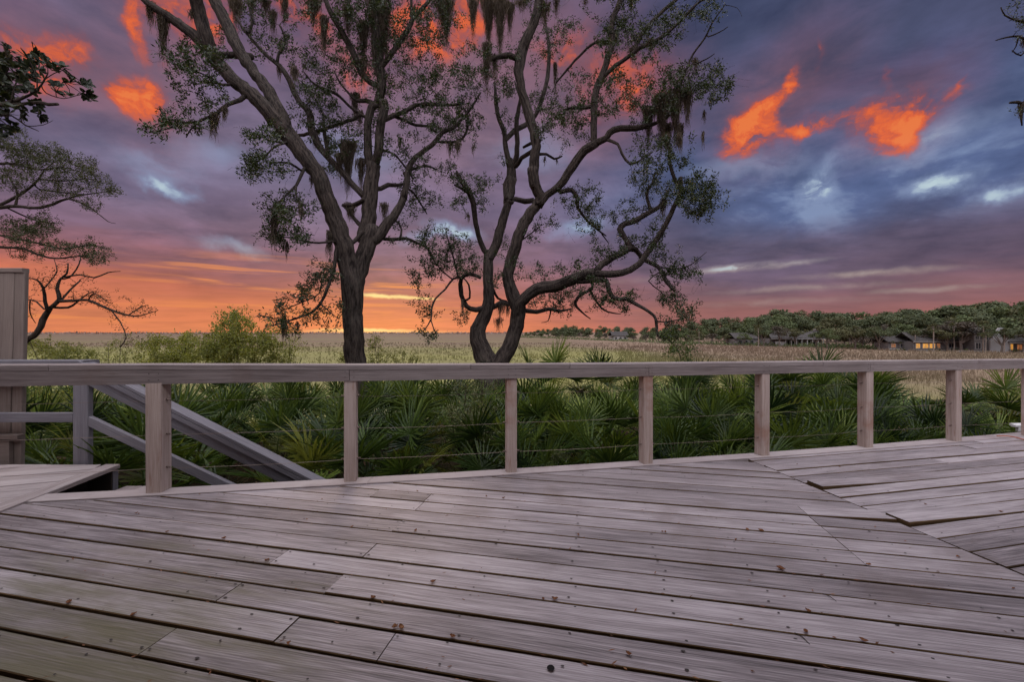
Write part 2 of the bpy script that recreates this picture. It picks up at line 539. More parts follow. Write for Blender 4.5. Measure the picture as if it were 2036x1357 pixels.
    thin = wt.mix(1.0, ns.outputs[0], (.10, .10, .10, 1), 'MULTIPLY')       # the clear sky above the clouds
    wt.l.new(wt.mix(.05, c, thin), bg.inputs[0])
    bg.inputs[1].default_value = 1.0
    oc = wt.mix(wt.rng(wt.noise(wt.mapping(Q, loc=(2, 7, 0)), .8, 3), .3, .7), (.80, .80, .92, 1), (1.0, .97, 1.0, 1))
    bg2 = wt.n('ShaderNodeBackground')
    wt.l.new(oc, bg2.inputs[0])
    bg2.inputs[1].default_value = BRIGHT
    mx = wt.n('ShaderNodeMixShader')
    wt.l.new(bright, mx.inputs[0])
    wt.l.new(bg.outputs[0], mx.inputs[1])
    wt.l.new(bg2.outputs[0], mx.inputs[2])
    wt.l.new(mx.outputs[0], world.node_tree.nodes['World Output'].inputs[0])


BRIGHT, EAVE = 2.6, .7
sky()

sd = bpy.data.lights.new('sun', 'SUN')
sd.energy = 0.7
sd.angle = R(22)
sd.color = (1.0, .72, .5)
sun = bpy.data.objects.new('sun', sd)
COL.objects.link(sun)
sv = Vector((math.sin(R(SUN_AZ)) * math.cos(R(SUN_EL)), math.cos(R(SUN_AZ)) * math.cos(R(SUN_EL)), math.sin(R(SUN_EL))))
sun.rotation_euler = sv.to_track_quat('Z', 'Y').to_euler()
sun.location = (0, 0, 30)
world.cycles.sampling_method = "MANUAL"
world.cycles.sample_map_resolution = 256
SC.view_settings.view_transform = 'Standard'
SC.view_settings.look = 'None'
SC.view_settings.exposure = 0
SC.view_settings.gamma = 1
# ------------------------------------------------------------------ deck
def c4(r, g, b):
    return (r, g, b, 1)


M_deck = wood('weathered_deck_wood', c4(0.093, 0.075, 0.077), c4(0.271, 0.229, 0.236), c4(0.461, 0.404, 0.417), rough=.55, spec=.5,
              stain=c4(.12, .085, .075), bumps=.6, tonev=.34, green=(c4(.105, .095, .035), (-1.9, 0.75, 3.9), 1.35))
M_rail = wood('painted_rail_wood', c4(0.137, 0.109, 0.105), c4(0.233, 0.192, 0.186), c4(0.322, 0.273, 0.266), rough=.7, spec=.3, streak=.9, stain=c4(0.161, 0.105, 0.089), tonev=.2)
M_post = wood('painted_post_wood', c4(0.269, 0.197, 0.168), c4(0.442, 0.346, 0.307), c4(0.538, 0.442, 0.403), rough=.75, spec=.25, streak=.75, stain=c4(0.288, 0.144, 0.096), tonev=.12, stains=.8)
M_grey = wood('grey_stair_wood', c4(0.099, 0.092, 0.105), c4(0.161, 0.151, 0.171), c4(0.223, 0.211, 0.232), rough=.7, spec=.3, streak=.8, tonev=.2)
M_screen = wood('screen_wood', c4(0.120, 0.090, 0.080), c4(0.198, 0.156, 0.136), c4(0.270, 0.217, 0.192), rough=.8, spec=.2, streak=.6, tonev=.2)
M_land = wood('sunlit_landing_wood', c4(0.224, 0.179, 0.172), c4(0.389, 0.329, 0.321), c4(0.494, 0.433, 0.427), rough=.65, spec=.35, stain=c4(0.120, 0.083, 0.075), tonev=.3)  # paler than the deck: sunlight put into the wood's colour
M_end = wood('end_grain_and_gap_shade', c4(.045, .028, .015), c4(.095, .058, .028), c4(.16, .10, .05), rough=.9, spec=.1)  # brown grime on ends and sides, kept dark to paint the gaps' shade
M_nail = plain('rusty_nail', (.045, .036, .034), .7)
M_wire = plain('steel_wire', (.20, .15, .13), .45, .6)
M_dark = plain('dark_joist_and_void_shade', (.045, .035, .03), .9)  # joists; also the dark sheets standing in for shaded voids


def yrail(X):
    return 3.30 + .19 * X + .006 * X * X


def yin(X):
    return yrail(X) - .085


def mitre(Y):
    return 2.169 + (3.64 - Y) * .1086


A1 = R(-11.72)
E1, N1 = (math.cos(A1), math.sin(A1)), (-math.sin(A1), math.cos(A1))
A2 = R(12.2)
E2, N2 = (math.cos(A2), math.sin(A2)), (-math.sin(A2), math.cos(A2))
PITCH = .14290


def solve(fun, a, b):
    fa = fun(a)
    for _ in range(48):
        m = .5 * (a + b)
        fm = fun(m)
        if (fm > 0) == (fa > 0):
            a = m
        else:
            b = m
    return .5 * (a + b)


def board(mb, E, N, v0, v1, us, ue, top, th=.036, lift=None, mi=0, endmi=None, tone=None, sidemi=None):
    """a deck board between rows v0..v1; us/ue give its (possibly slanted) ends; lift(u) raises it"""
    c = .003
    prof = [(v0, -c), (v0 + c, 0), (v1 - c, 0), (v1, -c), (v1, -th), (v0, -th)]
    n = len(prof)
    seg = 8 if lift else 3
    off = random.random() * 60
    tone = random.random() if tone is None else tone
    per = [v0 - .01, v0, v1, v1 + .01, v1 + .05, v1 + .2, v1 + .25]
    cup = random.uniform(-.0012, .002)
    vs, uv, fs = [], [], []
    for s in range(seg + 1):
        for i in range(n + 1):
            v, w = prof[i % n]
            u0, u1 = us(v), ue(v)
            u = u0 + (u1 - u0) * s / seg
            X, Y = u * E[0] + v * N[0], u * E[1] + v * N[1]
            vs.append(D(X, Y, w + top + cup + (lift(u) if lift else 0)))
            uv.append((u + off, per[i] + off * .37))
    for s in range(seg):
        for i in range(n):
            a = s * (n + 1) + i
            fs.append((a, a + 1, a + n + 2, a + n + 1))
    mb.add(vs, [f for j, f in enumerate(fs) if j % n == 1], uv, mi, tone)
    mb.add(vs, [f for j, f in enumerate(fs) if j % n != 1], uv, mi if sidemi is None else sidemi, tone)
    for s in (0, seg):
        ring = vs[s * (n + 1):s * (n + 1) + n]
        q = tuple(range(n))
        mb.add(ring, [q if s else q[::-1]], [(off + k * .03, k * .02) for k in range(n)], mi if endmi is None else endmi, tone * .3)


deck = MB()
V0 = .9368
joint_px = [(735.5, 1095.5), (754, 1307), (569.5, 1253), (306, 1280.5), (556, 1107), (663, 1163.5), (453, 1180), (745, 981.5), (857, 984.5),
            (833.5, 1008), (790.5, 1045.5), (1150, 1230), (1660, 1095), (1410, 1036), (1120, 985), (1330, 1316)]
joint_px = joint_px[:11]
joints = {}
for px, py in joint_px:
    X, Y = on_deck(px, py)
    u = X * E1[0] + Y * E1[1]
    v = X * N1[0] + Y * N1[1]
    joints.setdefault(math.floor((v - V0) / PITCH), []).append(u)
# the long cut line in the patch beside the mitre, from two points of the photograph
ca, cb = on_deck(1588, 1010), on_deck(1722, 1124)


def cut_u(v):
    # where the board row v meets the straight cut ca..cb
    f = lambda t: (ca[0] + (cb[0] - ca[0]) * t) * N1[0] + (ca[1] + (cb[1] - ca[1]) * t) * N1[1] - v
    t = solve(f, -3, 4)
    X, Y = ca[0] + (cb[0] - ca[0]) * t, ca[1] + (cb[1] - ca[1]) * t
    return X * E1[0] + Y * E1[1]


cv = sorted((ca[0] * N1[0] + ca[1] * N1[1], cb[0] * N1[0] + cb[1] * N1[1]))
nails = []
for k in range(-13, 24):
    v0 = V0 + k * PITCH + .004 + random.uniform(-.0012, .0012)
    v1 = V0 + (k + 1) * PITCH - .004 + random.uniform(-.0012, .0012)
    if k < 6:
        v1 -= .0025
    far = lambda v: solve(lambda u: (u * E1[1] + v * N1[1]) - yin(u * E1[0] + v * N1[0]), -8, 4)
    # left end: rail (far boards) or beyond the frame
    def us(v, far=far):
        X, Y = -6.5 * E1[0] + v * N1[0], -6.5 * E1[1] + v * N1[1]
        if Y < yin(X):
            return -6.5
        return far(v)

    def um(v):
        return solve(lambda u: (u * E1[0] + v * N1[0]) - mitre(u * E1[1] + v * N1[1]), -3, 6) - .004
    vm = .5 * (v0 + v1)
    if us(v1) > um(v1) - .05:
        break
    js = list(joints.get(k, []))
    if k < -3:
        js += [random.uniform(-3, 3)]
    ends = sorted(js)
    cuts = [us] + [(lambda v, j=j: j) for j in ends]
    if cv[0] - .02 < vm < cv[1] + .02:
        cuts.append(cut_u)
    cuts.append(um)
    for a, b in zip(cuts[:-1], cuts[1:]):
        sh = random.uniform(-.0025, .0025)
        lift = None
        X, Y = um(vm) * E1[0] + vm * N1[0], um(vm) * E1[1] + vm * N1[1]
        if b is um and 2.33 < Y < 2.47:      # one board end has sprung up beside the mitre
            e = um(vm)
            lift = lambda u, e=e: .016 * max(0, 1 - (e - u) / .6) ** 1.5
        aa = a if a in (us, um) else (lambda v, a=a: a(v) + .002)
        bb = b if b in (us, um) else (lambda v, b=b: b(v) - .002)
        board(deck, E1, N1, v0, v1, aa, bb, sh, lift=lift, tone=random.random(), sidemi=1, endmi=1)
    # nails on joist lines, two a board
    for ju in np.arange(-6.2, 2.6, .407):
        for dv in (.028, .112):
            u = ju + random.uniform(-.018, .018)
            v = v0 + dv + random.uniform(-.012, .012)
            if us(v) + .03 < u < um(v) - .03 and random.random() < .9:
                nails.append((u * E1[0] + v * N1[0], u * E1[1] + v * N1[1]))
    for j in ends:
        for s in (-.022, .022):
            for dv in (.025, .112):
                u, v = j + s + random.uniform(-.006, .006), v0 + dv
                nails.append((u * E1[0] + v * N1[0], u * E1[1] + v * N1[1]))
# boards of the wing to the right of the mitre
wv = lambda X, Y: X * N2[0] + Y * N2[1]
P1 = wv(*on_deck(1534, 938))
raised = [on_deck(1612, 969), on_deck(1775, 1031)]
rk = [math.floor((wv(*p) - P1) / PITCH) for p in raised]
for k in range(-30, 9):
    v0 = P1 + k * PITCH + .004
    v1 = P1 + (k + 1) * PITCH - .004
    us2 = lambda v: solve(lambda u: (u * E2[0] + v * N2[0]) - mitre(u * E2[1] + v * N2[1]), -2, 6) + .004
    if us2(v0) * E2[1] + v0 * N2[1] > yin(us2(v0) * E2[0] + v0 * N2[0]) + .1:
        break
    ue2 = lambda v: 8.5
    # far boards run under the edge board
    def ue2(v):
        for q in np.arange(us2(v), 8.6, .1):
            if q * E2[1] + v * N2[1] > yin(q * E2[0] + v * N2[0]) + .12:
                return q
        return 8.5
    lift, a = None, us2
    if k in rk:
        u0 = us2(.5 * (v0 + v1))
        a = lambda v: us2(v) + .012
        lift = lambda u, u0=u0: .022 * max(0, 1 - (u - u0) / .9)
    u0 = us2(.5 * (v0 + v1))
    js = []
    if k not in rk and random.random() < .55:
        js = [u0 + random.uniform(.9, 3.2)]
    cuts = [a] + [(lambda v, j=j: j) for j in js] + [ue2]
    for q, w in zip(cuts[:-1], cuts[1:]):
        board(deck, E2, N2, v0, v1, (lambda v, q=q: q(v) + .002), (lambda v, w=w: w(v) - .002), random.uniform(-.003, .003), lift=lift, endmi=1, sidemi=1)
    for ju in np.arange(0, 7, .407):
        for dv in (.028, .112):
            u = ju + random.uniform(-.02, .02)
            v = v0 + dv + random.uniform(-.012, .012)
            if us2(v) + .05 < u < ue2(v) - .05 and random.random() < .85 and not (k in rk and u < u0 + 1.6):
                nails.append((u * E2[0] + v * N2[0], u * E2[1] + v * N2[1]))
# sunk nail heads and knots
for X, Y in nails:
    if random.random() < .22:
        continue
    r = random.uniform(.0028, .0050)
    el = random.uniform(1, 2.0)
    z = .0036
    ang = A1 if X < mitre(Y) else A2
    ring = []
    for i in range(7):
        a = i * math.tau / 7
        p, q = math.cos(a) * r * el, math.sin(a) * r
        ring.append(D(X + p * math.cos(ang) - q * math.sin(ang), Y + p * math.sin(ang) + q * math.cos(ang), z))
    deck.add(ring, [tuple(range(7))], None, 2)
X, Y = on_deck(1095, 1332)
for r, z in ((.0125, .0052),):
    deck.add([D(X + math.cos(a) * r, Y + math.sin(a) * r, z) for a in np.linspace(0, math.tau, 25)[:-1]], [tuple(range(24))], None, 3)
M_hole = plain('knot_hole_black', (.006, .005, .005), .9)
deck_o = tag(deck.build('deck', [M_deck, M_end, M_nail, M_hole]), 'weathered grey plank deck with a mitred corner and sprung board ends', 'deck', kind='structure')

eb = MB()
xs = [-6.4, -4.4, -2.95, -1.1, 1.15, 2.25, 4.5, 6.8]
for a, b in zip(xs[:-1], xs[1:]):
    n = 6
    tone = random.random()
    off = random.random() * 30
    for i in range(n):
        x0, x1 = a + (b - a) * i / n, a + (b - a) * (i + 1) / n
        if i == n - 1:
            x1 -= .003
        o0, o1 = yin(x0) + .004, yrail(x0) + .062
        p0, p1 = yin(x1) + .004, yrail(x1) + .062
        h = .008
        vs = [D(x0, o0, h), D(x1, p0, h), D(x1, p1, h), D(x0, o1, h), D(x0, o0, h - .04), D(x1, p0, h - .04), D(x1, p1, h - .04), D(x0, o1, h - .04)]
        fs = [(0, 1, 2, 3), (4, 5, 1, 0), (2, 6, 7, 3)]
        if i == 0:
            fs.append((0, 3, 7, 4))
        if i == n - 1:
            fs.append((1, 5, 6, 2))
        u = [(x0 + off, 0), (x1 + off, 0), (x1 + off, .14), (x0 + off, .14), (x0 + off, -.04), (x1 + off, -.04), (x1 + off, .18), (x0 + off, .18)]
        eb.add(vs, fs, u, 0, tone)
M_edge = wood('edge_board_wood', c4(0.246, 0.196, 0.193), c4(0.362, 0.304, 0.300), c4(0.447, 0.393, 0.385), rough=.66, spec=.4, streak=.7, stain=c4(0.139, 0.092, 0.077), tonev=.2)
tag(eb.build('edge_board', M_edge, deck_o), 'paler board capping the deck edge under the posts')
# rim joist and joists below
jm = MB()
for a, b in zip(np.linspace(-6.4, 6.4, 15)[:-1], np.linspace(-6.4, 6.4, 15)[1:]):
    p, q = Vector(D(a, yrail(a) + .005, -.045)), Vector(D(b, yrail(b) + .005, -.045))
    jm.box(p, q - p, (0, .04, 0), (0, 0, -.22))
for x in np.arange(-6.2, 6.6, .42):
    y1 = yrail(x) - .01
    jm.box(D(x - .02, -2.4, -.05), Vector(D(x - .02, y1, -.05)) - Vector(D(x - .02, -2.4, -.05)), (.04, 0, 0), (0, 0, -.2))
jm.build('joist', M_dark, deck_o)

# ------------------------------------------------------------------ railing
post_px = [(316, 978, 29, 17), (698, 957, 24, 4), (1016, 939, 24, 3), (1284, 922, 13, 17), (1515, 906, 14, 14), (1720, 890, 14, 15), (1896, 877.5, 16, 14), (2046, 868, 16, 14)]
posts = [on_deck(a, b) for a, b, *_ in post_px]
posts.insert(0, (-3.82, yrail(-3.82)))
rail = empty('deck_railing', D(posts[4][0], posts[4][1], 0), 'beige wooden deck railing with square posts and thin steel wires', 'railing')
TOPW = [.925, .92, .905, .897, .893, .89, .886, .883, .880]
zbot = lambda i: DECKH - .30 + (SLOPE * posts[i][1] if False else 0)
cablez = (.655, .407, .168)
for i, (X, Y) in enumerate(posts):
    pm = MB()
    ang = math.atan(.19 + .012 * X) + R((0, -3, 1.5, 1, 0, 1, -1, 0.5, 0)[i])
    ex, ey = Vector((math.cos(ang), math.sin(ang), 0)), Vector((-math.sin(ang), math.cos(ang), 0))
    hw = (.05, .052, .044, .042, .045, .045, .046, .045, .045)[i]
    lean = Vector((random.uniform(-.004, .004), random.uniform(-.004, .004), 0))
    b0 = Vector(D(X, Y, .009))
    zt = zbot(i) - .002
    pm.box(b0 - ex * hw - ey * hw, ex * 2 * hw, ey * 2 * hw, Vector((0, 0, zt)) + lean, bev=.005, tone=random.random())
    p = pm.build('post', M_post, rail)
    for cz in cablez:
        for s in (-1, 1):
            sc = MB()
            q = b0 + Vector((0, 0, cz)) + ex * s * (hw + .001) - ey * .004
            sc.tube([q - ex * s * .004, q + ex * s * .010, q + ex * s * .014, q + ex * s * .022, q + ex * s * .028], [.0062, .0062, .0032, .0062, .002], 6)
            sc.build('screw_eye', M_wire, p)
P0 = []
for i, (X, Y) in enumerate(posts):
    P0.append(Vector((X, Y, zd(Y) + zbot(i))))
for i0, i1 in ((0, 2), (2, 4), (4, 6), (6, 8)):
    fm = MB()
    off, tone = random.random() * 30, random.random()
    ring, acc = [], 0
    for i in range(i0, i1 + 1):
        d = (P0[min(i + 1, 8)] - P0[max(i - 1, 0)])
        nrm = Vector((-d.y, d.x, 0)).normalized()
        g = d.normalized() * (.0018 if i == i0 else (-.0018 if i == i1 else 0))
        o = P0[i] - nrm * .052 + g
        h = Vector((0, 0, TOPW[i] - .039 - zbot(i)))
        if ring:
            acc += (o - ring[-1][1][0]).length
        ring.append((acc, [o, o + nrm * .095, o + nrm * .095 + h, o + h, o]))
        for sg in ((1,) if i == i0 else (-1,) if i == i1 else (-1, 1)):
            for dz in (.03, .075):
                n0 = o + d.normalized() * sg * .03 + Vector((0, 0, dz)) - nrm * .0008
                fm.tube([n0, n0 - nrm * .0015], [.0032, .003], 6, mi=1)
    vs = [q for _, r in ring for q in r]
    uv = [(off + a_, k * .1) for a_, r in ring for k in range(5)]
    fs = []
    for j in range(len(ring) - 1):
        for k in range(4):
            q = j * 5 + k
            fs.append((q, q + 1, q + 6, q + 5))
    fs += [(3, 2, 1, 0), tuple(len(vs) - 5 + k for k in range(4))]
    fm.add(vs, fs, uv, 0, tone)
    fm.build('rail_beam', [M_rail, M_nail], rail)
# cap boards, joined at scarf cuts away from the posts
cap_cuts = [-4.2, (118, 733), (942, 733), (1136, 732), (1632, 728), (1930, 727), 7.4]


def cap_pt(X):
    Y = yrail(X)
    for i in range(len(posts) - 1):
        if posts[i][0] <= X <= posts[i + 1][0] or i == len(posts) - 2 and X > posts[-1][0] or i == 0 and X < posts[0][0]:
            t = (X - posts[i][0]) / (posts[i + 1][0] - posts[i][0])
            Y = posts[i][1] + (posts[i + 1][1] - posts[i][1]) * t
            return Vector((X, Y, zd(Y) + TOPW[i] + (TOPW[i + 1] - TOPW[i]) * t)), Vector((posts[i + 1][0] - posts[i][0], posts[i + 1][1] - posts[i][1], 0)).normalized()


cx = []
for c in cap_cuts:
    if isinstance(c, tuple):
        c = solve(lambda X: X - (c[0] - CX) / F * yrail(X), -6, 8)
    cx.append(c)
for a, b in zip(cx[:-1], cx[1:]):
    xsn = sorted([a + .0025, b - .0025] + [p[0] for p in posts if a + .02 < p[0] < b - .02])
    km = MB()
    off, tone = random.random() * 30, random.random()
    ring = []
    for j, X in enumerate(xsn):
        p, d = cap_pt(X)
        n = Vector((-d.y, d.x, 0))
        fr, bk = p - n * .054, p + n * .085
        if 0 < j < len(xsn) - 1 or True:
            sk = d * (.03 if j == 0 else (.03 if j == len(xsn) - 1 else 0))
        h = Vector((0, 0, .038))
        c = Vector((0, 0, .004))
        ring.append([fr - h - sk, fr - c - sk, fr + n * .004 - sk, bk - n * .004 + sk, bk - c + sk, bk - h + sk])
    n6 = 6
    for j in range(len(ring)):
        for q in ring[j]:
            pass
    vs = [q for r in ring for q in r]
    per = [0, .034, .04, .17, .175, .21]
    uv = [(off + xsn[j], per[i]) for j in range(len(ring)) for i in range(n6)]
    fs = []
    for j in range(len(ring) - 1):
        for i in range(n6):
            fs.append((j * n6 + i, j * n6 + (i + 1) % n6, (j + 1) * n6 + (i + 1) % n6, (j + 1) * n6 + i)[::-1])
    fs.append(tuple(range(n6)))
    fs.append(tuple(len(vs) - n6 + i for i in range(n6))[::-1])
    km.add(vs, fs, uv, 0, tone)
    for j in range(60):
        pass
    km.build('rail_cap', M_rail, rail)
for cz in cablez:
    wm = MB()
    pts = []
    for i in range(len(posts) - 1):
        p, q = Vector(D(posts[i][0], posts[i][1], cz)), Vector(D(posts[i + 1][0], posts[i + 1][1], cz))
        sag = random.uniform(.002, .012)
        for t in np.linspace(0, 1, 8)[:-1]:
            pts.append(p + (q - p) * t - Vector((0, 0, sag * 4 * t * (1 - t))))
    wm.tube(pts, [.0013] * len(pts), 4)
    wm.build('wire', M_wire, rail)

# ------------------------------------------------------------------ landing, stairs, their railing, the screen wall
LX, LY0, LY1 = -3.30, 1.9, 3.46
YS = 3.47
land = empty('stair_landing', D(-4.6, 3.0, 0), 'pale sunlit plank landing with an open dark side, left of the deck', 'landing')
lm = MB()
ang = R(21)
for k in range(30):                       # planks run obliquely
    e = Vector((math.cos(ang), math.sin(ang), 0))
    n = Vector((-math.sin(ang), math.cos(ang), 0))
    v0, v1 = 2.2 + k * .145, 2.2 + (k + 1) * .145 - .009
    E3, N3 = (e.x, e.y), (n.x, n.y)

    def s3(v):
        return max(-6.2 / e.x, (yrail(-3.4) - .55 - v * n.y) / e.y) if False else -7.0

    def e3(v):
        ue_ = lambda u: (u * e.x + v * n.x) - (-3.385 - (u * e.y + v * n.y - 2.7) * .19)
        u1 = solve(ue_, -9, 3)
        u2 = (LY1 - v * n.y) / e.y
        return min(u1, u2)
    if e3(v0) < -6.4 or v1 * N3[1] + e3(v1) * E3[1] < 2.0:
        continue
    board(lm, E3, N3, v0, v1, s3, e3, .012 + random.uniform(-.002, .002))
lm.box(D(-3.38 + .114, 2.1, .016), Vector(D(-3.38 - .15, LY1 + .0, .016)) - Vector(D(-3.38 + .114, 2.1, .016)), (.125, 0, 0), (0, 0, -.036), bev=.004)
lm.build('landing_planks', M_land, land)
lf = MB()
lf.box(D(-6.3, LY1 - .03, -.03), (2.86, 0, 0), (0, .035, 0), (0, 0, -.2))
for yy in (2.75, LY1 - .05):
    lf.box(D(LX - .06 - (yy - 2.75) * .16, yy, -.03), (.05, 0, 0), (0, .045, 0), (0, 0, -1.05))
for xx in (-6.1, -4.8):
    lf.box(D(xx, LY1 - .05, -.03), (.08, 0, 0), (0, .08, 0), (0, 0, -1.05))
lf.build('landing_frame', M_grey, land)
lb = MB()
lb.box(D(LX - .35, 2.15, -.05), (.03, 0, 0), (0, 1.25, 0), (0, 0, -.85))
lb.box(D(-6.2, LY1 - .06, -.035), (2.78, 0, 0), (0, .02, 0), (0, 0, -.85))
lb.build('void_shade_sheet', M_dark, land)  # dark sheets added under the landing to paint the shade of its void

stair = empty('staircase', D(-2.6, 3.2, -.6), 'wooden steps going down behind the deck railing', 'stairs')
for k in range(5):
    tm = MB()
    x0 = LX - .04 + .29 * k
    yb = lambda x: yrail(x) + .075
    for j in range(2):
        xa = x0 + .145 * j
        tm.box(D(xa, yb(xa) - .0 if k else 2.5, -.17 - .17 * k), Vector(D(xa, YS - .02, -.17 - .17 * k)) - Vector(D(xa, yb(xa) if k else 2.5, -.17 - .17 * k)), (.138, 0, 0), (0, 0, -.036), bev=.004)
    tm.build('tread', M_land, stair)
for yy in (3.41,):
    sm = MB()
    p, q = Vector(D(LX + .05, yy, -.27)), Vector(D(LX + 1.5, yy, -1.1))
    sm.box(p, q - p, (0, .045, 0), (0, 0, -.24))
    sm.build('stringer', M_grey, stair)

sr = empty('stair_railing', D(-3.7, YS, 0), 'grey stair handrail sloping down to the right behind the railing', 'railing')
YB = YS + .02


def pz(px, py, Y=None):
    return at(px, py, YB if Y is None else Y)


pm = MB()
a = pz(161, 927)
b = pz(161, 757)
pm.box(a + Vector((-.075, -.0, -.4)), (.135, 0, 0), (0, .05, 0), (0.0, 0, b.z - a.z + .47), bev=.006)
pm.build('post', M_grey, sr)
pm = MB()
a2 = pz(-125, 927)
pm.box(a2 + Vector((-.07, 0, -.4)), (.135, 0, 0), (0, .05, 0), (0, 0, b.z - a.z + .47), bev=.006)
pm.build('post', M_grey, sr)
pm = MB()
a3 = pz(700, 1010)
pm.box(a3 + Vector((-.07, 0, -.5)), (.1, 0, 0), (0, .1, 0), (0, 0, .55), bev=.005)
pm.build('post', M_grey, sr)
hm = MB()       # level top rail
l, r_ = pz(-260, 717), pz(170, 717)
hm.box(l + Vector((0, -.02, 0)), Vector((r_.x - l.x, 0, 0)), (0, .14, 0), (0, 0, -.038), bev=.004)
hm.box(l + Vector((0, .0, -.039)), Vector((r_.x - l.x, 0, 0)), (0, .04, 0), (0, 0, -.11))
hm.build('top_rail', M_grey, sr)


def slope_rail(name, p, q, hgt, th, back=.04, cap=False):
    m = MB()
    d = q - p
    up = Vector((0, 0, -hgt))
    m.box(p, d, (0, back, 0), up, bev=.003)
    if cap:
        m.box(p + Vector((0, -.03, th)), d, (0, .11, 0), (0, 0, -th + .002), bev=.004)
        m.box(p + Vector((0, -.028, -.002)), d, (0, .026, 0), (0, 0, -.045), bev=.003)
    m.build(name, M_grey, sr)


slope_rail('handrail', pz(160, 724), pz(640, 968), .155, .036, cap=True)
slope_rail('lower_rail', pz(176, 829), pz(474, 971), .088, .03)
slope_rail('lower_rail', pz(-125, 822), pz(144, 822), .082, .03)

scr = empty('privacy_screen', D(-4.45, YS + .1, 0), 'tall weathered board screen at the left edge with a dark slot between boards', 'screen')
YW = YS + .17
lean = .012


def sbox(name, x0, x1, y0, y1, dy=0.0, th=.035, mat=None, extra=0.0):
    m = MB()
    p, q = at(x0, y1, YW + dy), at(x1, y1, YW + dy)
    t = at(x0, y0, YW + dy)
    m.box(p, q - p, (0, th, 0), Vector((extra, 0, t.z - p.z)), bev=.004)
    m.build(name, mat or M_screen, scr)


sbox('board', -95, 15.5, 541, 985, extra=.06)
sbox('board', 19.5, 39.5, 541, 985, dy=.004, extra=.045)
sbox('board', 14, 22, 545, 980, dy=.05, th=.02, mat=M_dark, extra=.05)  # dark strip behind the slot, painted in for the shade between boards
sbox('top_cap', -95, 44, 533, 542, dy=-.01, th=.055)
sbox('ledge', -95, 34, 866, 875, dy=-.06, th=.06)
sbox('kick_board', -95, 18, 877, 927, dy=-.03, th=.03)
# ------------------------------------------------------------------ ground, marsh, far shore
def sst(a, b, x):
    t = np.clip((x - a) / (b - a), 0, 1)
    return t * t * (3 - 2 * t)


SHORE_PX = [(1000, 671), (1030, 672), (1100, 674), (1200, 678), (1340, 684), (1500, 689), (1700, 694), (1850, 699), (2036, 702), (2300, 706), (2900, 716)]


def shore_y(px):
    return float(np.interp(px, [p[0] for p in SHORE_PX], [p[1] for p in SHORE_PX]))


SHORE = [(((x - CX) / F) * EYE * F / (y - HY), EYE * F / (y - HY)) for x, y in SHORE_PX]


def gh(X, Y):
    """height of the ground: bank by the deck, flat marsh, low far shore"""
    s = Y - .2 * X
    h = 2.85 * (1 - sst(8.5, 23, s))
    px = CX + X / np.maximum(Y, 1) * F
    sy = np.interp(px, [p[0] for p in SHORE_PX], [p[1] for p in SHORE_PX])
    d = EYE * F / (sy - HY)
    land = np.where((px > 1000) & (Y > 30), sst(0, 30, Y - d), 0)
    return h + land * 1.3 + .05 * np.sin(X * .31 + Y * .17) * sst(20, 60, Y)


def gz(X, Y):
    return float(gh(np.array(float(X)), np.array(float(Y))))


m, nt, bs = material('marsh_and_bank')
pos = nt.n('ShaderNodeNewGeometry').outputs['Position']
sp = nt.n('ShaderNodeSeparateXYZ')
nt.l.new(pos, sp.inputs[0])
X_, Y_, Z_ = sp.outputs
n1 = nt.noise(nt.mapping(pos, scale=(.012, .03, 0)), 1.0, 5, .6)
n2 = nt.noise(nt.mapping(pos, scale=(.06, .16, 0)), 1.0, 5, .65)
n3 = nt.noise(pos, 2.2, 5, .65)
MARSH_RAMP = [(.30, c4(.165, .115, .085)), (.42, c4(.185, .142, .092)), (.52, c4(.18, .158, .075)), (.62, c4(.20, .187, .080)), (.74, c4(.245, .232, .085))]


def marsh_color(nt, X_, Y_, n1, n2, n3):
    # green nearer, straw coloured towards the far shore on the right, mauve brown far out
    f = nt.math('ADD', nt.math('MULTIPLY', n1, .55), nt.math('MULTIPLY', n2, .45))
    near = nt.rng(Y_, 75, 170, .17, -.10)
    f = nt.math('ADD', f, near)
    f = nt.math('ADD', f, nt.rng(Y_, 250, 700, 0, -.10))
    reed = nt.rng(nt.math('ADD', X_, nt.math('MULTIPLY', nt.math('SUBTRACT', n2, .5), 60)), 18, 52)
    f = nt.math('SUBTRACT', f, nt.math('MULTIPLY', reed, .22))
    col = nt.ramp(f, MARSH_RAMP)
    # dark streaks: creek shadows painted into the marsh colour
    crk = nt.noise(nt.mapping(nt.n('ShaderNodeNewGeometry').outputs['Position'], scale=(.012, .07, 0), loc=(4, 9, 0)), 1.0, 4, .55, .6)
    col = nt.mix(nt.math('MULTIPLY', nt.rng(crk, .57, .66), .62), col, c4(.085, .085, .062))
    return nt.mix(nt.math('MULTIPLY', reed, .65), col, nt.ramp(n3, [(.3, c4(.215, .15, .105)), (.7, c4(.29, .215, .155))])), reed


mc, _ = marsh_color(nt, X_, Y_, n1, n2, n3)
mud = nt.ramp(n3, [(.3, c4(.02, .017, .010)), (.6, c4(.06, .046, .028)), (.75, c4(.09, .07, .04))])
bankf = nt.rng(Z_, .15, 1.0)
farland = nt.rng(Y_, 60, 80)
nt.l.new(nt.mix(nt.math('MULTIPLY', bankf, nt.math('SUBTRACT', 1.0, farland)), mc, mud), bs.inputs['Base Color'])
bs.inputs['Roughness'].default_value = .95
bs.inputs['Specular IOR Level'].default_value = .05
bump(nt, bs, nt.math('ADD', n3, n2), .5, .15)
M_ground = m


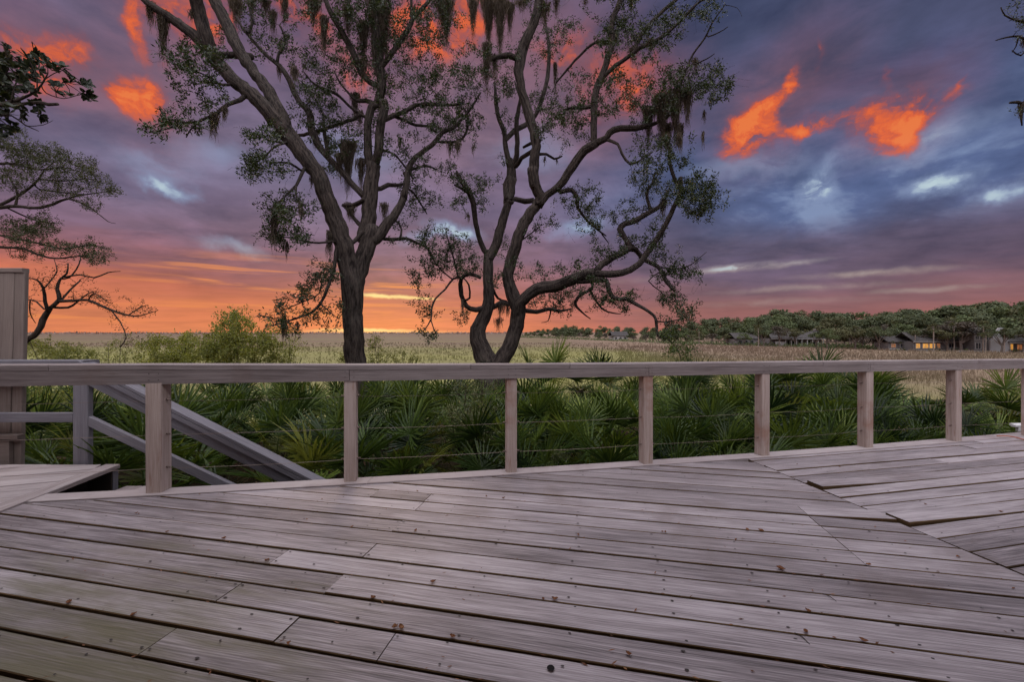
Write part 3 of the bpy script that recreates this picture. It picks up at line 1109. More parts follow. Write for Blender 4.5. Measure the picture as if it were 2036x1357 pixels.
def gridmesh(name, xs, ys, fn, mat):
    Xg, Yg = np.meshgrid(xs, ys)
    Z = fn(Xg, Yg)
    V = np.stack([Xg, Yg, Z], -1).reshape(-1, 3)
    nx, ny = len(xs), len(ys)
    mb = MB()
    fs = [(j * nx + i, j * nx + i + 1, (j + 1) * nx + i + 1, (j + 1) * nx + i) for j in range(ny - 1) for i in range(nx - 1)]
    mb.add(V.tolist(), fs)
    return mb.build(name, mat, smooth=True)


ys = np.concatenate([np.linspace(-6, 28, 60), np.geomspace(29, 5200, 70)])
gx = np.concatenate([-np.geomspace(14, 6500, 42)[::-1], np.linspace(-13.5, 13.5, 40), np.geomspace(14, 6500, 90)])
tag(gridmesh('ground', gx, ys, gh, M_ground), 'open tidal marsh reaching flat to the horizon', 'ground', kind='structure')

# marsh grass
m, nt, bs = material('marsh_grass')
geo = nt.n('ShaderNodeNewGeometry')
pos = geo.outputs['Position']
sp = nt.n('ShaderNodeSeparateXYZ')
nt.l.new(pos, sp.inputs[0])
n1 = nt.noise(nt.mapping(pos, scale=(.012, .03, 0)), 1.0, 5, .6)
n2 = nt.noise(nt.mapping(pos, scale=(.06, .16, 0)), 1.0, 5, .65)
mc, reed = marsh_color(nt, sp.outputs[0], sp.outputs[1], n1, n2, geo.outputs['Random Per Island'])
var = nt.math('ADD', .74, nt.math('MULTIPLY', geo.outputs['Random Per Island'], .34))
vv = nt.n('ShaderNodeCombineXYZ')
for i in range(3):
    nt.l.new(var, vv.inputs[i])
nt.l.new(nt.mix(1.0, mc, vv.outputs[0], 'MULTIPLY'), bs.inputs['Base Color'])
bs.inputs['Roughness'].default_value = .9
bs.inputs['Specular IOR Level'].default_value = .05
M_mgrass = m


def grass(n, y0, y1, pxa, pxb, hmin, hmax, wk, clump):
    Y = np.exp(rng.uniform(np.log(y0), np.log(y1), n))
    px = rng.uniform(pxa, pxb, n)
    X = (px - CX) / F * Y
    keep = (Y < EYE * F / (np.interp(px, [p[0] for p in SHORE_PX], [p[1] for p in SHORE_PX]) - HY) + 2) | (px < 1000)
    # uneven stands
    dens = .5 + .5 * np.sin(X * .21 + 3 * np.sin(Y * .05)) * np.sin(Y * .13 + 2 * np.sin(X * .07))
    keep &= rng.uniform(0, 1, n) < .45 + .55 * dens
    X, Y, dens = X[keep], Y[keep], dens[keep]
    n = len(X)
    out = []
    for b in range(clump):
        bx, by = X + rng.normal(0, .12, n), Y + rng.normal(0, .12, n)
        z = gh(bx, by) - .02
        h = rng.uniform(hmin, hmax, n) * (.75 + .4 * dens)
        w = wk * Y * rng.uniform(.7, 1.3, n)
        a = rng.uniform(-.6, .6, n)
        dx, dy = np.cos(a) * w / 2, np.sin(a) * w / 2
        lx, ly = rng.normal(0, .22, n) * h, rng.normal(0, .15, n) * h
        P = np.stack([bx, by, z], -1)
        s = np.stack([dx, dy, 0 * z], -1)
        t = np.stack([bx + lx, by + ly, z + h], -1)
        out.append(np.stack([P - s, P + s, t + s * .12, t - s * .12], 1))
    return np.concatenate(out)


gb = MB()
gb.quads(grass(17000, 27, 190, -60, 2100, .35, .62, .0012, 3))
tag(gb.build('marsh_grass', M_mgrass), 'green and straw coloured marsh grass spreading to the far shore', 'grass', kind='stuff')
rb = MB()
rb.quads(grass(12000, 40, 150, 1230, 2100, .45, .85, .0012, 3))
tag(rb.build('reed_belt', M_mgrass), 'tall tan reeds in a belt before the wooded shore', 'reeds', kind='stuff')
# leaf mould and stalks on the bank under the palmettos
M_mould = leafmat('dead_leaf_mould', c4(.05, .033, .018), c4(.16, .10, .055), c4(.30, .24, .16), trans=.1, rough=.9, spec=.1)
n = 9000
X = rng.uniform(-10, 11, n)
Y = yrail(X) + rng.uniform(.1, 8, n)
P = np.stack([X, Y, gh(X, Y) + .01], -1)
dr = unit(n) * np.array([1, 1, .25])
dr /= np.linalg.norm(dr, axis=1, keepdims=True)
nn = unit(n) * np.array([.5, .5, 1])
lb = MB()
lb.quads(leaf_quads(P, dr, nn, rng.uniform(.05, .3, n), rng.uniform(.015, .035, n)))
tag(lb.build('leaf_mould', M_mould), 'brown dead leaves and stalks littering the bank under the palmettos', 'leaf litter', kind='stuff')

# ------------------------------------------------------------------ trees of the far shore
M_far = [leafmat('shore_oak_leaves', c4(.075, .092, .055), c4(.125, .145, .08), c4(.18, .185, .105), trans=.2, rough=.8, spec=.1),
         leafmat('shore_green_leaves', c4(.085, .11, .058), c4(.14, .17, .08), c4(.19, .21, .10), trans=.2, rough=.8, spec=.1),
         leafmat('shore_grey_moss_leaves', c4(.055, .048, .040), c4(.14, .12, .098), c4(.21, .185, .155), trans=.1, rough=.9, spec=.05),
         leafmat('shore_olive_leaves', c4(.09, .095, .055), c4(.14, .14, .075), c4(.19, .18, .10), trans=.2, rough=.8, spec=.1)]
M_ftrunk = plain('shore_trunk', (.16, .13, .11), .9, nscale=2)
M_ptrunk = plain('palm_trunk', (.27, .225, .19), .9, nscale=3)


def far_crown(mat, n, flat, leaf):
    """a crown of unit height (0..1) made of leaf clumps in several lobes"""
    C = []
    for k in range(rng.integers(9, 14)):
        a, r = rng.uniform(0, 6.28), rng.uniform(.02, .36)
        C.append((math.cos(a) * r, math.sin(a) * r, rng.uniform(.26, .84) - r * .3, rng.uniform(.11, .22)))
    C.append((0, 0, .84, .15))
    C = np.array(C)
    w = C[:, 3] ** 2
    idx = rng.choice(len(C), n, p=w / w.sum())
    d = unit(n)
    rr = C[idx, 3][:, None] * rng.uniform(.55, 1.12, (n, 1))
    P = C[idx, :3] + d * rr * np.array([1, 1, flat])
    N = d + unit(n) * .7
    N /= np.linalg.norm(N, axis=1, keepdims=True)
    Dr = np.cross(N, unit(n))
    Dr /= np.linalg.norm(Dr, axis=1, keepdims=True)
    mb = MB()
    L = rng.uniform(.5, 1.4, n) * leaf
    mb.quads(leaf_quads(P - Dr * L[:, None] * .5, Dr, N, L, L * .7))
    return mb.mesh('crown', mat), C


def far_trunk(C):
    mb = MB()
    mb.tube([(0, 0, -.02), (.01, 0, .18), (.02, .01, .34)], [.028, .022, .018], 6)
    for c in C[:6]:
        mb.tube([(.012, .005, .24), (c[0] * .5, c[1] * .5, .24 + (c[2] - .24) * .6), (c[0], c[1], c[2])], [.014, .009, .004], 5)
    return mb.mesh('trunk', M_ftrunk)


def high_crown(mat, n, leaf):
    """a front-row crown carried high on bare limbs"""
    C = []
    for k in range(rng.integers(8, 12)):
        a, r = rng.uniform(0, 6.28), rng.uniform(.05, .42)
        C.append((math.cos(a) * r, math.sin(a) * r, rng.uniform(.58, .88) - r * .22, rng.uniform(.09, .17)))
    C = np.array(C)
    w = C[:, 3] ** 2
    idx = rng.choice(len(C), n, p=w / w.sum())
    d = unit(n)
    P = C[idx, :3] + d * C[idx, 3][:, None] * rng.uniform(.4, 1.15, (n, 1)) * np.array([1, 1, .7])
    N = d + unit(n)
    N /= np.linalg.norm(N, axis=1, keepdims=True)
    Dr = np.cross(N, unit(n))
    Dr /= np.linalg.norm(Dr, axis=1, keepdims=True)
    mb = MB()
    L = rng.uniform(.5, 1.4, n) * leaf
    mb.quads(leaf_quads(P - Dr * L[:, None] * .5, Dr, N, L, L * .6))
    return mb.mesh('crown', mat), C


VAR = []
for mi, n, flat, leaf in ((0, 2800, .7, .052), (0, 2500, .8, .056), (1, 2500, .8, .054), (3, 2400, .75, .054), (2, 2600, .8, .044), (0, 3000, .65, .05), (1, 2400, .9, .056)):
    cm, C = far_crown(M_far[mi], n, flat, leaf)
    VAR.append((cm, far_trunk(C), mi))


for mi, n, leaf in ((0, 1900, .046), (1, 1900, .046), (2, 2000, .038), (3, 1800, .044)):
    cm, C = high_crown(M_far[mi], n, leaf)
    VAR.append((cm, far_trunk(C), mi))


def palm_mesh():
    mb = MB()
    pts = [(0, 0, -.02), (.004, 0, .3), (-.006, .004, .6), (0, 0, .86)]
    mb.tube(pts, [.024, .019, .019, .021], 7)
    cr = MB()
    V = []
    for k in range(46):
        a, e = rng.uniform(0, 6.28), rng.uniform(-.7, 1.35)
        d = np.array([math.cos(a) * math.cos(e), math.sin(a) * math.cos(e), math.sin(e)])
        c = np.array([0, 0, .87]) + d * rng.uniform(.07, .11)
        for j in range(7):
            dd = d + unit(1)[0] * .55
            dd[2] -= .25
            dd /= np.linalg.norm(dd)
            nrm = unit(1)[0]
            V.append(leaf_quads(c[None], dd[None], nrm[None], [rng.uniform(.07, .12)], [.018])[0])
    cr.quads(np.array(V))
    return mb.mesh('trunk', M_ptrunk), cr.mesh('crown', M_far[3])


PALM = [palm_mesh() for _ in range(2)]
TOP_PX = [(1000, 668), (1030, 665), (1060, 659), (1100, 652), (1120, 647), (1150, 651), (1200, 650), (1270, 652), (1340, 647), (1385, 642), (1420, 630), (1450, 636), (1500, 627), (1560, 620),
          (1620, 624), (1690, 619), (1760, 621), (1830, 617), (1880, 615), (1925, 606), (1965, 598), (2010, 606), (2060, 600), (2200, 596)]
WHERE = [(1180, 'at the thin far end of the shore'), (1330, 'on the far middle of the shore'), (1500, 'left of the pillared grey house'), (1650, 'behind the pillared grey house'),
         (1800, 'between the pillared house and the amber windows'), (1910, 'around the house with amber windows'), (2400, 'by the house with the stepped gable wall')]
GROUPS = {}
ORD = ['leftmost', 'second from left', 'third from left', 'fourth from left', 'fifth from left', 'sixth from left', 'seventh from left', 'eighth from left',
       'ninth from left', 'tenth from left', 'eleventh from left', 'twelfth from left']
shore_things = []


def far_tree(px, Y, top, v, name, palm=False, kindlab=''):
    X = (px - CX) / F * Y
    z = gz(X, Y)
    h = (EYE - (top - HY) / F * Y - z) * (1 if palm else 1.08)
    e = empty(name, (X, Y, z), 'x', 'tree', 'trees along the far marsh shore')
    e.rotation_euler = (0, 0, random.uniform(0, 6.28))
    if palm:
        tm, cm = PALM[v % 2]
        w = h * .95
    else:
        cm, tm, mi = VAR[v]
        w = h * random.uniform(1.05, 1.5)
    e.scale = (w, w, h)
    for nm, me in (('trunk', tm), ('crown', cm)):
        o = bpy.data.objects.new(nm, me)
        COL.objects.link(o)
        o.parent = e
    shore_things.append((px, Y, e, kindlab, palm))


def row(x0, x1, step, back, frac, label):
    px = x0
    while px < x1:
        q = px + random.uniform(-.3, .3) * step
        if back == 1.09 and (1815 < q < 1885 or 1925 < q < 2050 or 1545 < q < 1632):
            px += step
            continue
        base = shore_y(q)
        Y = EYE * F / (base - HY) * (back + random.uniform(-.04, .04))
        topm = float(np.interp(q, [p[0] for p in TOP_PX], [p[1] for p in TOP_PX]))
        top = base + (topm - base) * (frac + random.uniform(-.09, .07))
        v = random.choice((0, 0, 1, 2, 5, 5, 3, 6) if label != 'front' else ((0, 1, 2, 3, 4, 6, 0, 5) if back > 1.05 else (7, 8, 9, 10, 9)))
        lab = ('dark green live oak', 'green oak', 'mossy grey tree', 'olive green oak')[VAR[v][2]]
        far_tree(q, Y, top, v, 'live_oak', kindlab=lab)
        px += step * (1 if q > 1300 else .7) * (.5 if q < 1150 else 1)
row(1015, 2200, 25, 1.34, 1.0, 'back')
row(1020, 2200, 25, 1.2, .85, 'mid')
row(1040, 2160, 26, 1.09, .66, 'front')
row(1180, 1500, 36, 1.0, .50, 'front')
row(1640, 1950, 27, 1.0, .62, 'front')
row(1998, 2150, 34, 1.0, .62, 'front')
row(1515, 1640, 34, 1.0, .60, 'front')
for px, yb, top, v in ((1508, 690, 648, 0), (1689, 693, 655, 1), (1820, 698, 659, 0), (1856, 700, 646, 1), (1897, 699, 644, 0), (1700, 694, 650, 1), (1390, 686, 655, 0), (1775, 697, 679, 1), (1790, 697, 680, 0), (1955, 701, 640, 0), (1997, 702, 655, 1), (1960, 702, 662, 1)):
    far_tree(px, EYE * F / (yb - HY) * .985, top, v, 'cabbage_palm', True, 'cabbage palm')
byk = {}
for px, Y, e, lab, palm in shore_things:
    wname = next(w for x, w in WHERE if px < x)
    byk.setdefault((lab, wname), []).append((px, e))
for (lab, wname), L in byk.items():
    L.sort(key=lambda t: t[0])
    for i, (px, e) in enumerate(L):
        e['label'] = (lab + ' ' + wname) if len(L) == 1 else '%s %s, %s' % (lab, wname, ORD[min(i, 11)])

# scrub at the foot of the wood, far treelines on the horizon
def clumpline(name, pts, n, h, leaf, mat, lab, depth):
    P = []
    seg = np.array(pts)
    t = rng.uniform(0, len(seg) - 1.001, n)
    i = t.astype(int)
    f = (t - i)[:, None]
    base = seg[i] * (1 - f) + seg[i + 1] * f
    hh = h * (.55 + .45 * np.sin(t * 37) * np.sin(t * 11 + 1) + .25 * np.sin(t * 151))
    X = base[:, 0] + rng.normal(0, depth, n) * .3
    Y = base[:, 1] + rng.uniform(0, depth, n)
    z = gh(X, Y) + rng.uniform(0, 1, n) * np.maximum(hh, h * .25)
    c = np.stack([X, Y, z], -1)
    N = unit(n)
    Dr = np.cross(N, unit(n))
    Dr /= np.linalg.norm(Dr, axis=1, keepdims=True)
    mb = MB()
    mb.quads(leaf_quads(c, Dr, N, rng.uniform(.6, 1.3, n) * leaf, rng.uniform(.5, .9, n) * leaf))
    return tag(mb.build(name, mat), lab, 'undergrowth' if 'scrub' in name else 'treeline', kind='stuff')


clumpline('shore_scrub', [(SHORE[i][0], SHORE[i][1] * 1.02) for i in range(1, 10)], 9000, 1.5, .7, M_far[1], 'low green scrub along the foot of the wood', 10)
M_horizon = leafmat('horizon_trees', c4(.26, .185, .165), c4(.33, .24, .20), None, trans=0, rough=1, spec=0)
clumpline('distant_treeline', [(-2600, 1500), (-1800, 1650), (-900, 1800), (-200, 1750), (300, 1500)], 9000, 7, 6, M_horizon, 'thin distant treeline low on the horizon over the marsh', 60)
# ------------------------------------------------------------------ houses on the far shore
M_hwall = wood('house_grey_boards', c4(.11, .102, .10), c4(.17, .16, .157), c4(.23, .22, .215), rough=.85, spec=.2, streak=.5)
M_hroof = plain('house_shingle_roof', (.075, .068, .066), .95, nscale=3, spec=.1)
M_htrim = plain('house_white_trim', (.36, .35, .34), .7)
M_hglass = plain('house_dark_glass', (.025, .028, .034), .15, spec=.6)


def lamp(name, col, st):
    m, nt, bs = material(name)
    tc = nt.n('ShaderNodeTexCoord').outputs['Object']
    n = nt.noise(tc, 1.6, 3, .6)
    nt.l.new(nt.ramp(n, [(.3, tuple(c * .35 for c in col) + (1,)), (.6, tuple(col) + (1,))]), bs.inputs['Emission Color'])
    bs.inputs['Emission Strength'].default_value = st
    bs.inputs['Base Color'].default_value = (.2, .12, .05, 1)
    return m


M_amber = lamp('lit_amber_window', (1.0, .45, .08), .75)
M_amber2 = lamp('lit_dim_window', (.8, .28, .10), .35)


class House:
    """parts are given in metres: x along the front (0 at the left end), z up; the front faces the viewer"""

    def __init__(self, px, py, name, label, yaw=0.0):
        Y = EYE * F / (py - HY)
        self.o = Vector(((px - CX) / F * Y, Y, gz((px - CX) / F * Y, Y)))
        self.e = empty(name, self.o, label, 'house', 'grey houses on the far shore')
        self.ex = Vector((math.cos(yaw), math.sin(yaw), 0))
        self.ey = Vector((-math.sin(yaw), math.cos(yaw), 0))

    def p(self, x, y, z):
        return self.o + self.ex * x + self.ey * y + Vector((0, 0, z))

    def box(self, name, x, y, z, w, d, h, mat, parent=None, build=True, mb=None):
        own = mb is None
        mb = mb or MB()
        mb.box(self.p(x, y, z), self.ex * w, self.ey * d, Vector((0, 0, h)))
        if own and build:
            return mb.build(name, mat, parent or self.e)

    def roof(self, x, y, z, w, d, h, over=.4, parent=None):
        """gable roof with its ridge along the front"""
        mb = MB()
        x0, x1, y0, y1 = x - over, x + w + over, y - over, y + d + over
        ym = (y0 + y1) / 2
        A = [self.p(x0, y0, z), self.p(x1, y0, z), self.p(x1, y1, z), self.p(x0, y1, z), self.p(x0, ym, z + h), self.p(x1, ym, z + h)]
        B = [a + Vector((0, 0, .22)) for a in A]
        mb.add(A + B, [(6, 7, 11, 10), (8, 9, 10, 11), (1, 0, 4, 5), (3, 2, 5, 4), (0, 1, 7, 6), (2, 3, 9, 8), (0, 6, 10, 4), (4, 10, 9, 3), (1, 5, 11, 7), (5, 2, 8, 11)], None)
        return mb.build('roof', M_hroof, parent or self.e)

    def window(self, x, y, z, w, h, mat):
        f = MB()
        t = .09
        for a, b, c, d in ((x - t, z - t, w + 2 * t, t), (x - t, z + h, w + 2 * t, t), (x - t, z, t, h), (x + w, z, t, h), (x + w / 2 - .03, z, .06, h)):
            f.box(self.p(a, y - .06, b), self.ex * c, self.ey * .09, Vector((0, 0, d)))
        fo = f.build('window', M_htrim, self.e)
        g = MB()
        g.box(self.p(x, y - .03, z), self.ex * w, self.ey * .02, Vector((0, 0, h)))
        g.build('pane', mat, fo)


# stepped gable house with a porch wing
H = House(1944, 701, 'gable_house', 'grey house with tall stepped gable wall and lit porch windows', R(-14))
H.box('wall', 0, 1, -.4, 5.2, 8, 5.2, M_hwall)
H.roof(0, 1, 4.8, 3.0, 8, 1.9)
mb = MB()                                   # the stepped party wall
prof = [(-.2, -.4), (-.2, 3.0), (.35, 3.5), (.35, 4.3), (1.6, 6.3), (2.3, 6.3), (2.9, 5.2), (2.9, 4.0), (3.6, 3.2), (3.6, -.4)]
for dy, rev in ((0, False), (.5, True)):
    mb.add([H.p(2.9 + a, .2 + dy, b) for a, b in prof], [tuple(range(len(prof)))[::-1] if rev else tuple(range(len(prof)))], [(a, b) for a, b in prof], 0)
for i in range(len(prof)):
    a, b = prof[i], prof[(i + 1) % len(prof)]
    mb.add([H.p(2.9 + a[0], .2, a[1]), H.p(2.9 + a[0], .7, a[1]), H.p(2.9 + b[0], .7, b[1]), H.p(2.9 + b[0], .2, b[1])], [(0, 1, 2, 3)], None, 1)
M_gable = wood('gable_stucco', c4(.30, .30, .31), c4(.38, .38, .39), c4(.45, .45, .46), rough=.9, spec=.1, streak=.3)
mb.build('gable_wall', [M_gable, M_htrim], H.e)
for x in (.2, 1.2, 2.1):
    H.window(x, 1, 3.3, .7, .9, M_hglass)
H.window(.3, 1, .9, 1.0, 1.5, M_hglass)
H.window(1.7, 1, .9, .8, 1.5, M_hglass)
H.box('porch_wall', 6.6, 1.5, -.4, 16, 6, 2.9, M_hwall)
H.roof(6.6, .2, 2.5, 16, 7.3, 1.9)
H.box('eave_board', 6.2, -.25, 2.32, 16.8, .08, .2, M_htrim)
H.window(7.0, 1.5, .7, 1.2, 1.4, M_amber)
H.window(9.0, 1.5, .7, 1.0, 1.3, M_amber2)
H.window(10.9, 1.5, .6, 1.3, 1.6, M_hglass)
H.window(12.8, 1.5, .7, 1.0, 1.4, M_amber)
H.window(14.6, 1.5, .7, 1.2, 1.4, M_amber2)
for x in (6.5, 9.2, 12.0, 14.8):
    H.box('porch_post', x, .1, -.4, .16, .16, 2.7, M_htrim)
H.box('chimney', 12.6, 4.5, 3.0, .8, .8, 2.6, M_gable)
H.box('porch_rail', -4.5, -.4, .3, 7.0, .08, .12, M_htrim)
H.box('porch_deck', -4.5, -.4, -.5, 7.2, 1.3, .75, M_hwall)
# long low house with amber windows
H = House(1826, 699, 'lakeside_house', 'low grey house with glowing amber windows behind pale palm trunks', R(-8))
H.box('wall', 0, 1.5, -.4, 15, 7, 3.0, M_hwall)
H.roof(0, 1.5, 2.6, 15, 7, 2.3)
H.box('eave_board', -.4, 1.0, 2.42, 15.8, .08, .2, M_htrim)
H.box('upper_wall', 10.5, 3, 2.6, 6.5, 5, 2.4, M_hwall)
H.roof(10.5, 3, 5.0, 6.5, 5, 1.4)
for x, w, mt in ((.6, .9, M_amber), (2.2, 1.3, M_amber), (3.8, 1.3, M_amber), (5.4, .9, M_amber2), (8.4, 1.2, M_hglass), (11.0, .6, M_amber2), (12.4, 1.4, M_hglass)):
    H.window(x, 1.5, .75, w, 1.25, mt)
for x in (11.2, 12.6, 14.0, 15.4):
    H.window(x, 3, 3.2, .8, 1.2, M_hglass)
H.box('porch_deck', -.5, .1, -.5, 17, 1.2, .85, M_hwall)
H.box('porch_rail', 7.5, .1, .9, 9, .06, .1, M_htrim)
for x in (7.5, 9.7, 12.0, 14.2, 16.4):
    H.box('porch_post', x, .1, .3, .1, .1, .65, M_htrim)
# pillared house in the middle
H = House(1536, 689.6, 'pillared_house', 'grey house with white porch pillars at the middle of the shore', R(-10))
H.box('wall', 0, 2.2, -.4, 17, 8, 3.3, M_hwall)
H.roof(0, .6, 2.9, 17, 9, 2.4)
H.box('eave_board', -.4, .15, 2.7, 17.8, .08, .22, M_htrim)
for x in np.linspace(4.5, 16.6, 8):
    H.box('porch_post', x, .5, -.4, .24, .24, 3.1, M_htrim)
H.box('chimney', 16.0, 4.4, 3.0, 1.4, 1.4, 3.4, M_gable)
for x in (5.2, 7.4, 9.6, 12.0, 14.2):
    H.window(x, 2.2, .6, 1.3, 1.7, M_hglass)
H.box('low_wall', 1.0, .2, -.4, 3.4, .2, 2.2, M_htrim)
# two small roofs among the trees
H = House(1462, 687.6, 'small_house', 'small grey house half hidden left of the pillared house', R(4))
H.box('wall', 0, 0, -.4, 9, 6, 2.9, M_hwall)
H.roof(0, 0, 2.5, 9, 6, 2.2)
for x in (1.2, 3.6, 6.0):
    H.window(x, 0, .7, 1.4, 1.3, M_hglass)
H = House(1218, 678.2, 'far_cottage', 'tiny pale cottage at the far end of the wooded shore', R(6))
H.box('wall', 0, 0, -.4, 10, 7, 3.2, M_htrim)
H.roof(0, 0, 2.8, 10, 7, 2.6)
for x in (1.5, 4.4, 7.2):
    H.window(x, 0, .8, 1.3, 1.3, M_hglass)
# low cabin with amber porch seen left of the palms
H = House(1772, 697.5, 'garden_cabin', 'small cabin with amber porch light and white bench rail', R(-6))
H.box('wall', 0, 1, -.4, 7, 5, 2.6, M_hwall)
H.roof(0, 1, 2.2, 7, 5, 1.6)
H.window(.8, 1, .8, 1.1, 1.0, M_amber2)
H.window(3.0, 1, .8, 1.1, 1.0, M_hglass)
H.box('porch_rail', -.3, .2, .2, 4.5, .1, .3, M_htrim)
# ------------------------------------------------------------------ wood that grows: traced limbs, then twigs to foliage points
CROP = {'c0': (0, 0, 1.0), 'c1': (0, 0, 2.61), 'c2': (270, 0, 2.6095), 'c3': (780, 0, 2.6097), 'c4': (400, 380, 2.6096), 'c5': (780, 360, 2.5125), 'c6': (1400, 0, 2.61), 'c7': (0, 480, 2.512)}


def parse(txt):
    """lines 'crop dz; x,y,w x,y,w ...' (pixel column, row, width in that crop); dz is how far the end drifts in depth"""
    out = []
    for line in txt.strip().splitlines():
        line = line.strip()
        if not line or line[0] == '#':
            continue
        head, pts = line.split(';')
        h = head.split()
        ox, oy, s = CROP[h[0]]
        P = []
        for t in pts.split():
            a = [float(v) for v in t.split(',')]
            P.append((ox + a[0] / s, oy + a[1] / s, (a[2] / s) if len(a) > 2 else None))
        ws = [p[2] for p in P]
        last = next(w for w in ws if w)
        for i in range(len(ws)):          # fill missing widths
            if ws[i] is None:
                nx = next((j for j in range(i, len(ws)) if ws[j]), None)
                ws[i] = last * .93 if nx is None else last + (ws[nx] - last) / (nx - i + 1)
            last = ws[i]
        # traced widths were read across the picture: narrow them where the limb runs aslant
        for i in range(len(P)):
            a, b = P[max(i - 1, 0)], P[min(i + 1, len(P) - 1)]
            dx, dy = abs(b[0] - a[0]), abs(b[1] - a[1])
            ws[i] *= .24 + .75 * max(dx, dy) / (math.hypot(dx, dy) + 1e-6)
        out.append((float(h[1]) if len(h) > 1 else None, [(p[0], p[1], w) for p, w in zip(P, ws)]))
    return out


class Woody:
    def __init__(self, depth, seed, jag=1.0):
        self.depth = depth
        self.rs = np.random.default_rng(seed)
        self.px = np.zeros((0, 3))          # pixel x, y, depth of every limb node (for joining)
        self.nodes = np.zeros((0, 3))
        self.rad = np.zeros(0)
        self.tubes = []
        self.jag = jag

    def limb(self, pts, dz=None):
        rs = self.rs
        x0, y0, w0 = pts[0]
        d0 = self.depth
        if len(self.px):
            dd = np.hypot(self.px[:, 0] - x0, self.px[:, 1] - y0)
            j = int(dd.argmin())
            if dd[j] < 60:
                d0 = self.px[j, 2]
                if dd[j] > 2.5:
                    pts = [(self.px[j, 0], self.px[j, 1], w0 * 1.1)] + list(pts)
        if dz is None:
            dz = rs.uniform(-1.1, 1.1)
        L = sum(math.hypot(b[0] - a[0], b[1] - a[1]) for a, b in zip(pts[:-1], pts[1:]))
        # Catmull-Rom through the traced points
        P = np.array(pts, float)
        P = np.vstack([2 * P[0] - P[1], P, 2 * P[-1] - P[-2]])
        Q = []
        for i in range(1, len(P) - 2):
            n = max(2, int(np.hypot(*(P[i + 1] - P[i])[:2]) / 11))
            for t in np.arange(n) / n:
                a, b, c, d = P[i - 1], P[i], P[i + 1], P[i + 2]
                Q.append(.5 * (2 * b + (c - a) * t + (2 * a - 5 * b + 4 * c - d) * t * t + (3 * b - a - 3 * c + d) * t ** 3))
        Q.append(P[-2])
        Q = np.array(Q)
        acc = np.concatenate([[0], np.cumsum(np.hypot(*np.diff(Q[:, :2], axis=0).T))]) / max(L, 1)
        dep = d0 + dz * np.minimum(acc, 1.2)
        dep = dep + np.convolve(rs.normal(0, .05, len(Q) + 4), np.ones(5) / 5, 'valid') * self.jag
        jit = self.jag * np.minimum(Q[:, 2] * .05, 1.0)
        Q[1:-1, 0] += rs.normal(0, 1, len(Q) - 2) * jit[1:-1]
        Q[1:-1, 1] += rs.normal(0, 1, len(Q) - 2) * jit[1:-1]
        W = np.array([at(q[0], q[1], y) for q, y in zip(Q, dep)])
        r = np.maximum(Q[:, 2], .5) / 2 / F * dep
        self.tubes.append((W, r))
        self.px = np.vstack([self.px, np.stack([Q[:, 0], Q[:, 1], dep], 1)])
        self.nodes = np.vstack([self.nodes, W])
        self.rad = np.concatenate([self.rad, r])

    def foliage(self, areas, dens=1.0, spread=.35, r0=.0052, step=.13, bend=.05):
        """areas: (crop, x, y, rx, ry, k); twigs grow from the nearest wood to points spread in them; returns twig tips, their directions"""
        rs = self.rs
        T = []
        for (c, x, y, rx, ry, k) in areas:
            ox, oy, s = CROP[c]
            x, y, rx, ry = ox + x / s, oy + y / s, rx / s, ry / s
            dd = np.hypot(self.px[:, 0] - x, self.px[:, 1] - y)
            dc = self.px[int(dd.argmin()), 2]
            n = max(3, int(rx * ry * math.pi * (.0085 * 1.75) * dens * k))
            # clumpy: a few sub-centres
            m = max(2, n // 3)
            a, q = rs.uniform(0, 6.283, m), np.sqrt(rs.uniform(0, 1, m))
            cx_, cy_ = x + np.cos(a) * q * rx, y + np.sin(a) * q * ry
            cz_ = dc + rs.normal(0, spread, m)
            i = rs.integers(0, m, n)
            sp = min(rx, ry) * .3 + 3
            for u, v, w in zip(cx_[i] + rs.normal(0, sp, n), cy_[i] + rs.normal(0, sp * .8, n), cz_[i] + rs.normal(0, .1, n)):
                T.append(at(u, v, max(w, 1.5)))
        T = np.array(T)
        cap = len(self.nodes) + len(T) * 14 + 10
        N = np.zeros((cap, 3))
        n = len(self.nodes)
        N[:n] = self.nodes
        RD = np.zeros(cap)
        RD[:n] = self.rad
        d0 = np.array([np.min(np.sum((self.nodes - t) ** 2, 1)) for t in T])
        tips, dirs = [], []
        for k in np.argsort(d0):
            t = T[k]
            dd = np.sum((N[:n] - t) ** 2, 1)
            j = int(dd.argmin())
            L = math.sqrt(dd[j])
            if L < .02:
                continue
            s = N[j]
            m = max(2, int(L / step) + 1)
            d = (t - s) / L
            side = rs.normal(size=3)
            side -= d * side.dot(d)
            side /= np.linalg.norm(side) + 1e-9
            arc = rs.normal(0, bend) * L * 2
            f = np.linspace(0, 1, m + 1)
            pts = s + np.outer(f, t - s) + np.outer(np.sin(f * math.pi) * arc, side)
            pts[1:-1] += rs.normal(0, bend * .25 * min(L, .5), (m - 1, 3))
            rA = min(RD[j] * .7, r0 * (1 + 2.0 * L))
            rr = rA + (r0 * .45 - rA) * f
            self.tubes.append((pts, rr))
            N[n:n + m] = pts[1:]
            RD[n:n + m] = rr[1:]
            n += m
            tips.append(pts[-1])
            dirs.append((pts[-1] - pts[-2]) / (np.linalg.norm(pts[-1] - pts[-2]) + 1e-9))
            if m > 2:
                tips.append(pts[m // 2 + 1])
                dirs.append(d)
        self.nodes, self.rad = N[:n], RD[:n]
        return np.array(tips), np.array(dirs)

